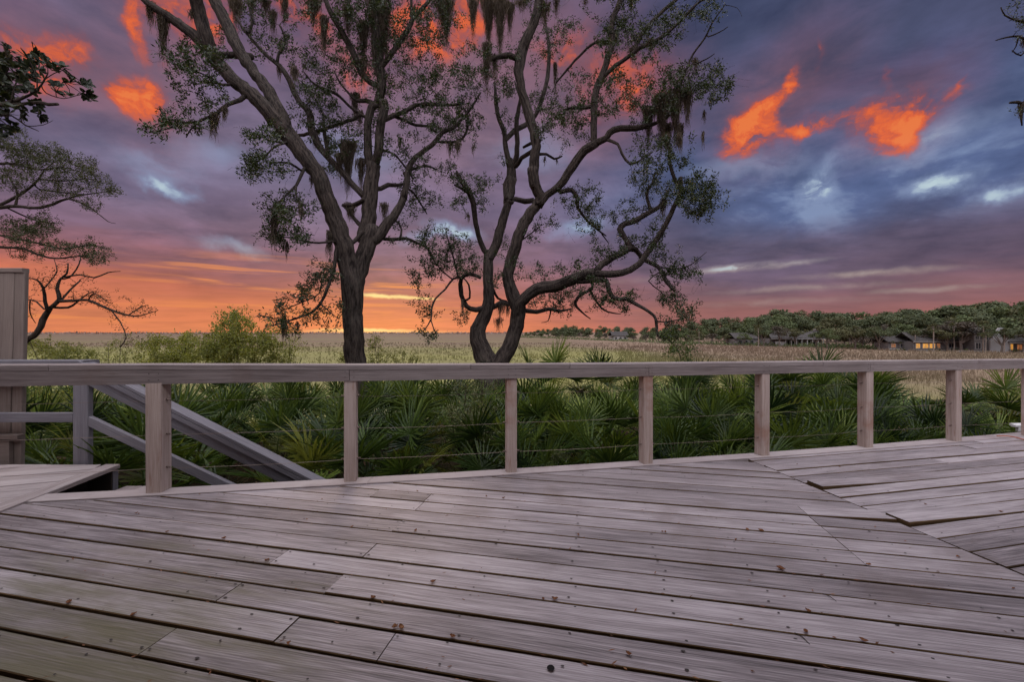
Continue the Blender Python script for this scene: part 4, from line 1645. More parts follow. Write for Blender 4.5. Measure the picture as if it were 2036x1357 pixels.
    def wood(self, name, mat, parent, lo=.0, hi=9.0, rough=.05):
        mb = MB()
        for P, r in self.tubes:
            mx = float(r.max())
            if not lo <= mx < hi:
                continue
            sides = 14 if mx > .1 else (9 if mx > .04 else (6 if mx > .012 else 3))
            mb.tube(P, r, sides, cap=mx > .012, rough=rough if mx > .02 else 0)
        return mb.build(name, mat, parent, smooth=True)


def leaves(tips, dirs, n, L, W, mat, name, parent, spread=.10, along=.5, rs=None):
    rs = rs or rng
    k = len(tips)
    i = np.repeat(np.arange(k), n)
    m = len(i)
    back = rs.uniform(0, 1, (m, 1))
    P = tips[i] - dirs[i] * back * spread * 1.3 + rs.normal(0, spread * .33, (m, 3))
    v = rs.normal(size=(m, 3))
    v /= np.linalg.norm(v, axis=1, keepdims=True)
    Dr = dirs[i] * along + v * .8 + np.array([0, 0, -.05])
    Dr /= np.linalg.norm(Dr, axis=1, keepdims=True)
    N = rs.normal(size=(m, 3)) + np.array([0, 0, .8])
    N -= Dr * np.sum(N * Dr, 1, keepdims=True)
    N /= np.linalg.norm(N, axis=1, keepdims=True) + 1e-9
    mb = MB()
    mb.quads(leaf_quads(P, Dr, N, rs.uniform(.65, 1.25, m) * L, rs.uniform(.7, 1.2, m) * W))
    return mb.build(name, mat, parent)


def moss(P, width, length, n, mat, parent, rs):
    """a beard of hanging moss: many thin wavering ribbons"""
    mb = MB()
    V = []
    a = rs.uniform(0, 6.283, n)
    q = rs.uniform(0, 1, n)
    for k in range(n):
        h = length * rs.uniform(.25, 1.0) * (1 - .55 * q[k])
        m = max(3, int(h / .07))
        p = np.array(P) + np.array([math.cos(a[k]) * q[k] * width / 2, math.sin(a[k]) * q[k] * width / 3, rs.uniform(-.03, .05)])
        w = rs.uniform(.0035, .008)
        yaw = rs.uniform(0, 3.14)
        s = np.array([math.cos(yaw), math.sin(yaw), 0])
        pts = [p]
        for j in range(m):
            dr = rs.normal(0, .014, 3)
            dr[2] = -h / m
            dr[:2] += (np.array(P)[:2] - pts[-1][:2]) * .10
            pts.append(pts[-1] + dr)
        for j in range(m):
            w0, w1 = w * (1 - .75 * j / m), w * (1 - .75 * (j + 1) / m)
            V.append([pts[j] - s * w0, pts[j] + s * w0, pts[j + 1] + s * w1, pts[j + 1] - s * w1])
            if rs.random() < .6:         # curly side hairs
                u = rs.normal(size=3)
                u[2] = -abs(u[2]) * .6
                u *= rs.uniform(.015, .05)
                V.append([pts[j] - s * .0025, pts[j] + s * .0025, pts[j] + u + s * .001, pts[j] + u - s * .001])
    mb.quads(np.array(V))
    return mb.build('moss', mat, parent)


M_bark = bark('live_oak_bark', c4(.015, .011, .010), c4(.094, .074, .063), c4(.098, .09, .077))
M_bark2 = bark('grey_twig_bark', c4(.03, .022, .018), c4(.105, .08, .064))
M_oakleaf = leafmat('live_oak_leaves', c4(.014, .023, .009), c4(.044, .062, .020), c4(.11, .125, .04), trans=.25, rough=.45, spec=.4)
M_oakleaf2 = leafmat('live_oak_leaves_light', c4(.03, .05, .014), c4(.085, .125, .03), c4(.17, .2, .06), trans=.4, rough=.45, spec=.4)
M_moss = leafmat('spanish_moss', c4(.06, .047, .038), c4(.14, .113, .09), c4(.19, .16, .13), trans=.25, rough=1, spec=0)

OAK_A = parse('''
c2 -1.1; 1157,2222,150 1155,2122,118 1151,2032,106 1145,1952,103 1139,1872,102 1133,1772,100 1129,1682,100 1125,1592,104 1121,1512,106 1111,1422,104 1086,1302,98 1054,1192,95 1011,1082,90 979,992,88 932,890,90 860,790,98 770,672,108 690,580,98 600,490,88 510,418,84 430,332,84 372,252,80 300,178,66 220,122,54 130,62,46 60,12,40 -20,-60,34
c2 .5; 770,650,80 735,560,72 668,440,68 610,372,64 560,300,66 500,185,66 440,62,62 400,-20,58 350,-130,46
c2 -.5; 400,300,70 372,220,70 340,110,66 312,0,64 290,-110,50
c2 .1; 600,292,34 520,288,34 440,286,30
c2 .2; 300,190,50 260,140,40 225,100,22
c4 .4; 792,590,78 800,500,84 822,410,88 850,320,88 878,250,84 890,190,70
c2 .3; 1180,1240,72 1205,1150,76 1212,1060,74 1215,980,74 1232,900,70 1240,850,64
c2 .2; 1230,890,46 1206,800,46 1202,700,40 1208,610,40 1222,560,44 1250,540,46
c2 -.2; 1240,860,44 1262,780,46 1266,700,46 1276,620,44 1290,565,44 1284,520,46
c2 .3; 1250,548,44 1274,480,46 1270,380,50 1256,300,54 1264,180,58 1280,80,58 1285,0,56 1290,-130,46
c2 -.4; 1258,440,34 1215,425,34 1172,380,36 1140,300,36 1100,220,36 1050,130,34 1010,60,30 985,0,26 950,-90,20
c2 .6; 1275,345,32 1320,290,30 1350,240,30 1410,160,28 1440,90,26 1490,40,24 1530,-10,20 1580,-80,16
c2 .2; 1432,100,16 1430,40,15 1428,-40,12
c2 .8; 1290,622,30 1340,600,26 1400,574,24 1450,546,22 1540,540,20 1640,546,14 1700,530,8
c2 .5; 1335,602,18 1400,626,17 1450,650,15 1520,655,13 1560,690,9
c4 .3; 886,270,66 930,225,68 975,162,60 1020,102,46 1048,45,38 1056,0,34
c2 .7; 1390,1030,36 1402,955,32 1416,870,32 1470,800,32 1540,752,30 1590,690,26 1640,668,22 1700,610,18 1750,545,14 1790,480,8
c3 .4; 240,735,15 340,733,14 382,690,14 392,600,13 370,560,9
c2 .4; 1180,1010,44 1130,960,40 1060,885,40 985,800,40 930,720,42 906,640,38 898,580,38 850,530,32 810,450,30 770,370,28 720,320,26 660,270,22 600,200,20 550,140,15 520,80,9
c2 .3; 590,165,16 605,110,15 596,50,12 590,-20,8
c2 .3; 735,320,16 740,280,15 770,240,14 770,180,12 745,130,8
c2 .4; 1000,810,22 980,700,20 975,620,12
c2 -.7; 1190,605,18 1130,570,18 1080,520,16 1030,480,18 960,455,16 910,420,12 870,370,7
c2 .4; 1200,520,24 1150,522,20 1110,490,15 1060,430,11 1030,370,7
c2 .4; 1125,620,18 870,700,18 830,690,8
c4 .2; 780,272,26 815,240,28 840,210,26
c4 .2; 862,160,28 830,180,26 800,150,24 770,110,22 740,78,16
c4 -.3; 735,72,14 790,74,26 825,60,28 840,40,20
c4 .9; 950,250,20 1030,250,18 1062,246,17 1120,270,15 1180,300,13 1200,350,9
c4 .3; 1030,248,12 1040,200,11 1010,150,8
c4 -.9; 715,265,22 700,320,20 690,395,18 655,510,17 625,572,16 580,628,14 520,652,12 465,672,9 395,690,7 345,705,5
c4 -.3; 625,590,9 660,622,8 712,665,5
c4 -.5; 662,420,10 628,465,9 615,530,8 560,562,8 490,592,7 420,620,4
c4 -.3; 480,660,7 430,700,6 425,740,4
c2 -.9; 872,880,18 832,962,17 782,1010,15 732,1060,12 690,1090,7
c2 -.5; 830,965,14 830,1010,12 850,1060,7
c2 -.5; 835,1030,9 870,1070,7 900,1100,4
c4 -.9; 690,262,12 610,270,11 540,262,10 470,242,8 400,240,5
c2 -.8; 855,882,14 805,850,12 750,842,10 690,840,6
c2 -.8; 768,742,14 722,760,12 682,800,9 620,850,5
c2 -.8; 765,738,12 700,732,11 640,702,9 570,690,5
c2 -.9; 545,520,24 480,540,21 440,572,19 400,602,18 340,622,15 285,672,10 262,712,6
c2 -.6; 340,628,12 250,640,10 180,662,8 90,690,5
c2 -.6; 480,440,16 420,430,14 380,400,11 300,362,6
c2 .6; 1285,780,14 1340,800,13 1400,870,11 1440,930,8
c2 .8; 1400,975,14 1440,1000,13 1480,1060,10 1510,1110,6
c2 .5; 1270,980,26 1310,960,24 1360,960,18 1400,955,14
c2 .6; 1390,900,14 1500,860,12 1560,880,8
''')
FOL_A = [('c2', 300, 320, 150, 90, 1.1), ('c2', 330, 480, 140, 60, .8), ('c2', 260, 620, 180, 70, .7), ('c2', 80, 680, 90, 26, .6), ('c2', 650, 690, 120, 50, 1.1), ('c2', 680, 850, 140, 70, 1.1),
         ('c2', 600, 900, 60, 30, .6), ('c2', 720, 1080, 110, 60, 1), ('c2', 860, 1050, 90, 70, .7), ('c2', 790, 1210, 150, 70, 1.1), ('c2', 1000, 340, 180, 130, 1), ('c2', 940, 450, 120, 60, .9),
         ('c2', 800, 250, 80, 60, .8), ('c2', 700, 240, 90, 70, .7), ('c2', 470, 200, 70, 50, .6), ('c2', 920, 560, 110, 70, 1), ('c2', 1010, 620, 130, 80, 1), ('c2', 1060, 720, 120, 90, 1.1),
         ('c2', 1180, 180, 160, 180, 1.0), ('c2', 1230, 480, 70, 120, .9), ('c2', 1240, 640, 50, 90, .7), ('c2', 1420, 200, 150, 170, 1.1), ('c2', 1560, 120, 100, 130, 1), ('c2', 1440, 420, 160, 90, 1.1),
         ('c2', 1590, 470, 120, 110, 1), ('c2', 1480, 610, 150, 70, .9), ('c2', 1620, 640, 80, 80, .8), ('c2', 1370, 760, 110, 70, .9), ('c2', 1470, 900, 120, 80, .9), ('c2', 1480, 1050, 110, 90, .9),
         ('c2', 1360, 1150, 40, 60, .6), ('c2', 1400, 1250, 90, 30, .6), ('c2', 1010, 880, 60, 50, .9), ('c2', 900, 60, 80, 60, .7), ('c2', 640, 90, 100, 90, .6), ('c2', 1120, 30, 90, 90, .9),
         ('c2', 1330, 20, 90, 90, .9), ('c2', 1460, -60, 160, 90, 1), ('c2', 1100, -100, 220, 110, .9), ('c2', 700, -90, 200, 90, .8), ('c2', 350, -110, 160, 70, .7),
         ('c4', 560, 490, 110, 60, .9), ('c4', 620, 440, 70, 60, .8), ('c4', 480, 590, 90, 40, 1), ('c4', 380, 650, 60, 40, 1), ('c4', 470, 680, 80, 50, .9), ('c4', 640, 640, 90, 40, .7), ('c4', 690, 420, 40, 60, .6),
         ('c4', 700, 550, 30, 70, .6), ('c4', 660, 660, 50, 40, .6), ('c3', 330, 660, 130, 100, .9), ('c3', 380, 560, 90, 80, .8)]
MOSS_A = [('c2', 920, 0, 90, 140), ('c2', 975, 90, 55, 190), ('c2', 1100, 40, 60, 170), ('c2', 1180, 120, 70, 230), ('c2', 1240, 0, 90, 330), ('c2', 1290, 40, 70, 280), ('c2', 1255, 250, 60, 130),
          ('c2', 520, 0, 80, 150), ('c2', 600, -10, 50, 130), ('c2', 670, 0, 70, 110), ('c2', 712, 60, 40, 150), ('c2', 772, 0, 40, 140), ('c2', 140, 80, 60, 230), ('c2', 75, 20, 50, 130), ('c2', 160, 70, 40, 80),
          ('c2', 290, 60, 40, 60), ('c2', 1590, 0, 110, 150), ('c2', 1100, 740, 100, 260), ('c2', 1170, 830, 60, 160), ('c2', 1060, 800, 60, 150), ('c2', 1135, 490, 50, 160), ('c2', 1160, 580, 40, 110),
          ('c2', 822, 355, 40, 110), ('c2', 745, 340, 30, 90), ('c2', 405, 600, 60, 130), ('c2', 460, 560, 30, 90), ('c2', 930, 690, 36, 100), ('c2', 910, 920, 24, 70), ('c2', 720, 1090, 30, 230),
          ('c2', 1290, 1060, 50, 120), ('c2', 1105, 1060, 50, 90), ('c4', 665, 215, 30, 170), ('c4', 430, 695, 28, 110), ('c4', 605, 430, 40, 70), ('c4', 500, 690, 30, 50), ('c4', 340, 700, 14, 16), ('c4', 378, 170, 18, 120),
          ('c4', 445, 270, 14, 90), ('c4', 780, 90, 60, 80), ('c4', 520, 100, 20, 70), ('c3', 280, 0, 100, 240), ('c3', 300, 740, 40, 90), ('c2', 1370, 720, 20, 80), ('c2', 1180, 320, 40, 120), ('c2', 855, 1060, 24, 80)]
OAK_B = parse('''
c5 .3; 500,1180,210 497,1060,190 492,985,160 478,925,124 456,870,106 432,800,90 428,745,80 458,680,74 480,620,62 482,530,54 478,440,52 480,370,50
c5 .4; 478,400,50 518,312,50 550,200,46 572,130,42 590,60,44 600,-10,46
c3 .3; 600,1050,54 604,960,58 618,880,48 608,830,36
c3 .3; 615,880,36 600,820,30 586,740,26 580,680,25 555,620,24 540,560,22 538,500,18 530,430,10
c3 -.4; 615,880,34 640,830,30 648,740,26 645,650,24 655,560,20 668,480,14 660,400,8
c3 -.6; 640,865,28 672,820,28 722,788,26 745,770,22
c3 .5; 585,730,30 630,680,32 690,648,30 720,620,22
c5 -.7; 482,375,30 458,345,29 430,270,26 410,180,26 405,110,30 380,50,32 345,0,24 320,-50,12
c5 -.3; 380,60,22 350,40,16 310,20,9
c5 -.8; 470,632,34 440,640,30 390,640,28 355,600,25 341,545,24 345,490,22 385,466,20 440,484,17
c5 -.4; 386,585,11 382,520,10 358,488,7
c5 -.8; 348,482,16 305,490,13 265,540,12 215,590,11 196,640,10 194,690,8 160,745,6 140,760,4
c5 -.2; 194,700,7 215,760,4
c5 -.5; 300,492,9 240,440,8 190,370,6 160,310,4
c5 -.5; 330,485,10 310,400,9 290,330,7 270,260,4
c5 .3; 505,545,15 528,588,15 572,602,12
c5 .4; 490,640,28 540,612,28 605,618,24
c5 -.3; 500,1040,120 522,940,100 562,872,88 600,780,78 628,700,76 630,635,78 604,575,72 580,500,60 590,430,60 610,350,60 642,240,62 690,160,60 728,110,58 742,78,56 722,50,55 714,20,54 704,-20,54 700,-62,54
c3 .3; 735,960,56 735,860,54 745,760,48 735,680,50 710,600,54 685,520,48 665,430,44 656,340,54 680,250,58 720,150,50 750,80,48 760,0,46 770,-130,38
c3 -.3; 662,318,30 625,292,32 590,290,30 530,300,22 500,320,10
c3 .6; 745,600,22 772,530,22 800,430,22 812,330,20 812,220,17 800,150,13 790,80,8
c3 .6; 690,560,20 655,480,16 635,420,8
c3 -.5; 762,1070,50 800,1012,48 862,970,50 910,900,52 960,830,54 1000,780,58 1060,742,50
c3 .5; 1045,745,36 1044,680,34 1045,580,36 1056,480,36 1085,400,38 1120,300,34 1140,200,32 1140,110,30 1180,10,28 1210,-90,22
c3 -.5; 1100,395,28 1160,340,26 1220,300,25 1280,250,24 1350,220,22 1440,160,20 1520,80,18 1580,20,15 1660,-40,10
c3 .5; 1255,265,22 1290,180,24 1350,110,24 1410,50,23 1470,0,22 1540,-80,16
c3 -.3; 1050,745,44 1110,710,40 1150,672,36 1220,665,32 1290,660,28 1340,648,24 1400,625,16 1450,590,9
c3 -.6; 1115,725,19 1170,748,18 1192,800,17 1232,850,14 1290,830,10 1350,790,7
c3 .6; 768,730,16 720,745,18 680,765,14
c3 .5; 760,800,18 800,800,14 840,825,12 880,810,9
c3 .5; 875,995,24 930,985,26 960,1030,22 962,1080,18 1010,1142,15 1062,1190,12 1110,1225,8
c3 .2; 640,1035,26 690,1045,28 735,1040,28
c3 -.5; 1480,520,12 1500,420,12 1530,350,12 1560,280,11 1620,200,10 1660,120,8 1700,60,6 1730,20,4
c3 -.3; 1640,190,7 1700,165,6 1742,138,4
c3 -.2; 1550,340,7 1600,320,8 1640,300,6 1672,278,4
c3 -.3; 1730,25,4 1790,40,3 1815,85,2
c3 .5; 1062,215,16 970,290,15 890,382,13 850,430,8
c3 .4; 1000,560,20 940,560,18 890,570,12
c5 -.9; 622,680,60 632,625,66 655,590,70 692,560,66 760,532,65 840,515,61 930,480,58 1010,458,50
c5 .5; 1005,460,40 1070,400,40 1150,356,38 1196,335,36 1225,355,30 1250,392,32
c5 -.4; 1010,462,36 1080,465,36 1150,460,36 1218,430,36 1250,392,36 1300,320,33 1340,260,30 1380,190,27 1410,130,25 1440,50,21 1440,-20,18
c3 -.2; 1480,960,20 1460,910,19 1440,850,18 1440,780,14 1420,700,9
c5 .3; 1196,335,34 1160,280,30 1136,240,32 1162,215,32 1210,200,30 1270,165,28 1330,130,26 1360,92,18 1375,50,10
c5 .2; 1290,150,17 1270,60,16 1300,10,13 1310,-40,7
c5 -.5; 1250,390,24 1310,418,24 1345,450,24 1362,490,25 1392,530,22 1398,545,14
c5 .4; 1280,500,7 1340,552,7 1362,592,5
c5 -.3; 1330,430,9 1420,440,8 1490,420,7 1570,355,3
c5 -.7; 930,500,34 1020,492,32 1070,500,29 1082,550,26 1112,588,24 1170,590,22 1230,622,20 1290,660,18 1316,692,16 1322,740,14 1330,778,12 1365,782,9 1400,812,5
c5 .4; 1000,540,16 940,568,20 914,612,18 940,650,14 990,690,6
c5 .3; 985,535,14 1010,590,12 1050,640,11 1100,660,8 1140,665,4
c5 .6; 650,645,26 720,655,22 782,640,20 830,650,15 890,640,8
c5 .2; 790,652,9 778,700,6 745,708,3
c5 -.3; 1400,815,5 1430,850,5 1440,900,4
c5 .3; 640,300,12 690,265,9 740,225,6
c5 .3; 1050,270,9 1080,310,6
c5 -.3; 1316,700,9 1370,705,8 1440,690,5
''')
FOL_B = [('c3', 420, 330, 80, 110, 1.1), ('c3', 560, 390, 110, 90, 1.0), ('c3', 560, 480, 60, 60, .8), ('c3', 800, 170, 110, 120, 1.0), ('c3', 790, 480, 80, 90, .9), ('c3', 900, 660, 120, 90, 1.2), ('c3', 850, 600, 80, 70, 1),
         ('c3', 960, 480, 100, 100, .8), ('c3', 1180, 560, 140, 80, 1.0), ('c3', 1210, 420, 140, 70, .9), ('c3', 1140, 180, 90, 130, 1.0), ('c3', 1220, 130, 90, 90, 1), ('c3', 1350, 190, 130, 90, 1.1), ('c3', 1450, 100, 60, 80, 1),
         ('c3', 1500, 430, 130, 80, 1.2), ('c3', 1680, 420, 130, 80, 1.2), ('c3', 1640, 510, 80, 40, .9), ('c3', 1420, 500, 100, 90, 1.1), ('c3', 1400, 800, 140, 90, 1.0), ('c3', 1320, 930, 90, 60, .9), ('c3', 1370, 690, 100, 70, .8),
         ('c3', 1640, 1020, 90, 80, 1.1), ('c3', 1560, 960, 90, 60, 1.1), ('c3', 1590, 1110, 60, 40, .8), ('c3', 1010, 1020, 120, 80, .9), ('c3', 1080, 1100, 80, 60, .9), ('c3', 1600, 40, 110, 60, .9), ('c3', 545, 830, 30, 30, .8),
         ('c3', 930, 150, 70, 60, .8), ('c3', 600, 630, 60, 60, .6), ('c3', 340, 900, 60, 70, 1.2), ('c3', 430, 970, 90, 80, 1.2), ('c3', 350, 1040, 40, 70, .9), ('c3', 450, 1090, 30, 40, .7), ('c3', 640, 230, 40, 60, .6),
         ('c5', 230, 300, 110, 70, 1.2), ('c5', 280, 390, 150, 80, 1.4), ('c5', 160, 470, 90, 60, 1.1), ('c5', 400, 430, 60, 50, 1.1), ('c5', 170, 640, 70, 50, .9), ('c5', 200, 760, 50, 30, 1), ('c5', 120, 750, 30, 20, .8),
         ('c5', 360, 700, 50, 50, .8), ('c5', 560, 300, 40, 70, .7), ('c5', 540, 480, 50, 70, .7), ('c5', 740, 210, 70, 45, 1.0), ('c5', 720, 280, 40, 50, .5), ('c5', 640, 430, 70, 70, .5),
         ('c5', 780, 600, 110, 60, 1.2), ('c5', 860, 640, 60, 40, .9), ('c5', 860, 560, 110, 40, 1.1), ('c5', 780, 460, 60, 40, 1.0), ('c5', 900, 430, 90, 35, 1.1), ('c5', 1020, 390, 50, 80, .7), ('c5', 1090, 350, 80, 40, 1),
         ('c5', 1120, 610, 110, 50, 1.2), ('c5', 1050, 550, 60, 50, .9), ('c5', 1200, 600, 50, 50, .8), ('c5', 1300, 360, 60, 60, .8), ('c5', 1430, 420, 100, 60, 1.2), ('c5', 1420, 500, 90, 70, .8), ('c5', 1420, 590, 100, 50, .8), ('c5', 1490, 630, 40, 30, .7), ('c5', 1360, 600, 60, 40, .8),
         ('c5', 1200, 160, 80, 60, .9), ('c5', 1180, 300, 70, 50, .9), ('c5', 1330, 250, 70, 70, .8), ('c5', 1330, 60, 90, 70, 1), ('c5', 1500, 80, 110, 70, 1.2), ('c5', 1580, 100, 60, 50, 1), ('c5', 1480, 170, 70, 30, .7),
         ('c5', 1370, 740, 70, 50, 1.3), ('c5', 1450, 700, 70, 40, 1.2), ('c5', 640, 690, 30, 30, .3), ('c5', 1000, 200, 90, 90, .6), ('c5', 1040, 500, 50, 30, .7),
         ('c3', 800, -80, 170, 100, .9), ('c3', 1180, -80, 170, 90, .9), ('c3', 1500, -80, 140, 70, .8)]
FOL_B2 = [('c5', 1430, 850, 60, 60, 1.3), ('c5', 1400, 800, 40, 40, 1.2)]
MOSS_B = [('c3', 420, 0, 60, 200), ('c3', 500, 0, 90, 260), ('c3', 560, 0, 90, 290), ('c3', 610, 20, 60, 170), ('c3', 490, 230, 50, 270), ('c3', 530, 290, 40, 130), ('c3', 680, 0, 110, 70), ('c3', 790, 20, 70, 120), ('c3', 850, 0, 40, 100),
          ('c3', 1330, 560, 80, 190), ('c3', 1400, 500, 110, 250), ('c3', 1470, 480, 90, 270), ('c3', 1530, 470, 60, 190), ('c3', 1430, 650, 70, 130), ('c3', 1495, 650, 36, 160), ('c3', 1420, 700, 40, 90), ('c3', 1620, 580, 16, 80), ('c3', 1612, 690, 16, 90),
          ('c3', 1570, 310, 30, 80), ('c3', 1250, 250, 60, 90), ('c3', 1340, 210, 50, 70), ('c3', 845, 330, 20, 190), ('c3', 340, 740, 40, 80), ('c3', 420, 760, 14, 60), ('c3', 790, 820, 16, 40), ('c3', 855, 830, 14, 30), ('c3', 1410, 1040, 50, 80), ('c3', 1490, 700, 30, 100),
          ('c5', 350, 600, 18, 90), ('c5', 540, 620, 60, 80), ('c5', 575, 630, 30, 60), ('c5', 530, 690, 50, 70), ('c5', 380, 170, 20, 40), ('c5', 1350, 130, 30, 60), ('c3', 1240, 0, 30, 80), ('c3', 1000, 0, 40, 40)]


def oak(depth, seed, limbs, base, fol, mo, label, light=None):
    W = Woody(depth, seed)
    for dz, p in limbs:
        W.limb(p, dz)
    e = empty('live_oak', base, label, 'tree')
    tips, dirs = W.foliage(fol)
    rs = np.random.default_rng(seed + 1)
    W.wood('trunk', M_bark, e, lo=.012)
    cr = leaves(tips, dirs, 20, .058, .0215, M_oakleaf, 'crown', e, spread=.10, rs=rs)
    W.foliage([(c, x, y, rx * 1.15, ry * 1.15, k * .35) for c, x, y, rx, ry, k in fol], r0=.0042, bend=.07)
    W.wood('twig', M_bark, e, hi=.012)
    if light:
        t2, d2 = W.foliage(light, dens=1.6)
        leaves(t2, d2, 14, .05, .02, M_oakleaf2, 'new_growth', e, spread=.09, rs=rs)
    for (c, x, y, w, l) in mo:
        ox, oy, s = CROP[c]
        px, py = ox + x / s, oy + y / s
        j = int(np.hypot(W.px[:, 0] - px, W.px[:, 1] - py).argmin())
        d = W.px[j, 2]
        k = d / F / s
        moss(at(px, py, d + rs.normal(0, .08)), w * k * 1.1, l * k * 1.25, int(16 + w * l * .017), M_moss, e, rs)
    return e, W


b = at(713, 845, 8.0)
oakA, WA = oak(8.0, 31, OAK_A, (b.x, 8.0, gz(b.x, 8.0)), FOL_A, MOSS_A, 'large live oak leaning left, one thick trunk forking above the rail')
b = at(978, 830, 9.0)
oakB, WB = oak(9.0, 57, OAK_B, (b.x, 9.0, gz(b.x, 9.0)), FOL_B, MOSS_B, 'live oak whose two crooked trunks split in a low vee', FOL_B2)

# ------------------------------------------------------------------ trees reaching in from the sides
M_darkleaf = leafmat('fine_dark_leaves', c4(.03, .035, .016), c4(.075, .085, .035), c4(.13, .12, .05), trans=.3)
M_redleaf = leafmat('sparse_russet_leaves', c4(.06, .035, .018), c4(.14, .085, .035), c4(.20, .13, .05), trans=.3)
M_magleaf = leafmat('broad_glossy_leaves', c4(.012, .018, .009), c4(.034, .042, .018), c4(.075, .065, .026), trans=.2, rough=.45, spec=.3)
W = Woody(10.0, 71, 1.3)
for dz, p in parse('''
c7 0; 30,600,40 70,545,36 120,505,31 188,455,30 214,392,28 248,338,26
c7 -.4; 240,350,16 226,302,15 216,232,12 182,192,9 140,186,5
c7 .5; 216,240,8 250,200,7 285,150,5 270,90,3
c7 .3; 220,340,9 182,302,8 130,290,6 100,300,4
c7 .4; 250,335,22 298,292,20 286,240,15 300,192,12 335,160,9 340,110,5
c7 -.6; 296,300,16 370,296,14 440,294,13 500,320,13 560,346,12 640,370,9 700,372,6 790,345,3
c7 .4; 262,330,12 340,332,12 380,308,9 440,262,6 480,250,4
c7 .6; 310,290,12 352,242,11 395,202,8 400,190,5
c7 .4; 320,180,9 400,168,8 470,182,8 540,156,6 602,150,3
c7 .3; 300,190,8 345,182,8 382,140,7 402,92,5 400,60,3
c7 -.4; 556,346,8 600,402,7 620,442,5 642,430,3
c7 -.3; 600,400,5 630,480,5 600,530,7
c7 .2; 640,370,7 700,332,6 740,318,3
c7 .3; 150,300,6 150,360,5 178,410,3
c7 -.3; 440,294,8 470,260,6 520,290,5
'''):
    W.limb(p, dz)
b = at(10, 640, 10.0)
e = empty('bare_tree', (b.x, 10.0, gz(b.x, 10.0)), 'nearly bare crooked tree leaning over the marsh beside the board screen', 'tree')
tips, dirs = W.foliage([('c7', 170, 210, 50, 50, .5), ('c7', 400, 260, 90, 50, .6), ('c7', 650, 350, 120, 40, .9), ('c7', 330, 150, 60, 50, .5), ('c7', 620, 440, 40, 30, .7), ('c7', 560, 300, 80, 30, .6), ('c7', 150, 340, 30, 50, .4), ('c7', 480, 170, 80, 20, .4), ('c7', 640, 500, 60, 30, .7), ('c7', 250, 180, 90, 60, .6), ('c7', 480, 290, 120, 40, .8), ('c7', 720, 350, 70, 30, .8)], dens=1.8)
W.wood('trunk', M_bark2, e)
leaves(tips, dirs, 4, .05, .02, M_redleaf, 'crown', e)

W = Woody(9.0, 83, 1.0)
for dz, p in parse('''
c0 0; -300,760,34 -260,600,32 -200,430,28 -150,300,24 -120,180,18 -80,60,9
c1 .2; -420,1130,36 -260,1100,26 -20,1080,20 80,1070,17 190,1080,15 280,1058,14 350,1032,11 440,1062,8 500,1102,6 560,1150,4 600,1160,2
c1 .4; -20,1076,18 120,1000,14 200,930,11 232,880,7 300,830,4
c1 .3; 80,1072,12 90,1000,9 60,940,7 20,880,4
c1 .4; 280,1060,9 380,1022,8 500,1002,6 600,990,3
c1 .4; 0,1060,9 100,1110,9 200,1150,7 300,1160,3
c1 -.3; -420,1200,30 -220,1260,22 -20,1282,15 120,1292,13 220,1330,11 300,1342,9 420,1330,6 540,1345,3
c1 -.3; -60,1200,14 0,1222,11 150,1252,10 330,1290,8 460,1272,6 540,1290,3
c1 .2; -300,900,20 -100,860,16 60,850,12 200,880,9 330,870,6 440,900,4
c1 .2; -300,900,16 -120,780,12 0,760,9 120,780,6 220,790,4
c1 .2; 200,930,8 320,940,7 420,930,5 500,930,3
c1 .2; 200,980,7 330,1000,6 450,1010,4
'''):
    W.limb(p, dz)
b = at(-300, 760, 9.0)
e = empty('feathery_tree', (b.x, 9.0, gz(b.x, 9.0)), 'fine leaved dark branches reaching in from the left edge', 'tree')
tips, dirs = W.foliage([('c1', 60, 740, 100, 60, 1.2), ('c1', 200, 800, 140, 50, 1.4), ('c1', 380, 870, 130, 55, 1.4), ('c1', 160, 880, 160, 60, .9), ('c1', 480, 930, 70, 40, 1.2), ('c1', 540, 985, 80, 30, 1.1), ('c1', 350, 960, 120, 50, .8), ('c1', 60, 930, 100, 60, .8), ('c1', 220, 1010, 120, 40, .6), ('c1', 460, 1080, 80, 40, .5),
                        ('c1', 60, 1180, 110, 40, 1.5), ('c1', 200, 1190, 110, 40, 1.4), ('c1', 100, 1240, 120, 40, .9), ('c1', 320, 1280, 110, 30, 1.0), ('c1', 460, 1290, 110, 40, 1.1), ('c1', 250, 1130, 100, 30, .5), ('c1', 500, 1335, 80, 30, .9), ('c1', 150, 1320, 90, 30, .6), ('c0', -120, 200, 90, 110, .6), ('c0', -150, 380, 90, 110, .6)], dens=3.6, step=.11)
W.wood('trunk', M_bark2, e)
leaves(tips, dirs, 12, .041, .0175, M_darkleaf, 'crown', e, spread=.08)

W = Woody(4.6, 97, .8)
for dz, p in parse('''
c0 0; -330,930,46 -320,700,42 -300,450,38 -260,300,30 -230,100,20
c1 -.2; -720,760,40 -400,640,30 -60,556,20 60,528,17 120,508,14 190,470,11 232,412,8 248,380,5
c1 -.1; -20,545,18 100,540,16 200,532,18 250,542,17 300,540,14
c1 .1; -200,590,16 0,600,10 60,600,9 130,648,8 200,680,4
c1 0; 140,655,5 220,650,4 275,625,2
c1 .1; 236,480,6 330,512,5 430,490,4 470,530,2
c1 .1; 190,472,8 190,400,7 160,330,6 150,280,4
c1 .2; -60,520,12 0,440,10 40,360,8 60,300,5
c1 .1; 60,520,9 80,440,8 110,380,6
c1 .1; 232,412,6 280,380,5 340,360,4
c1 .1; 290,480,5 330,420,3
c1 .1; -60,560,10 0,620,9 50,660,6
c1 .1; 215,300,3 185,240,3 165,215,2
'''):
    W.limb(p, dz)
b = at(-330, 930, 4.6)
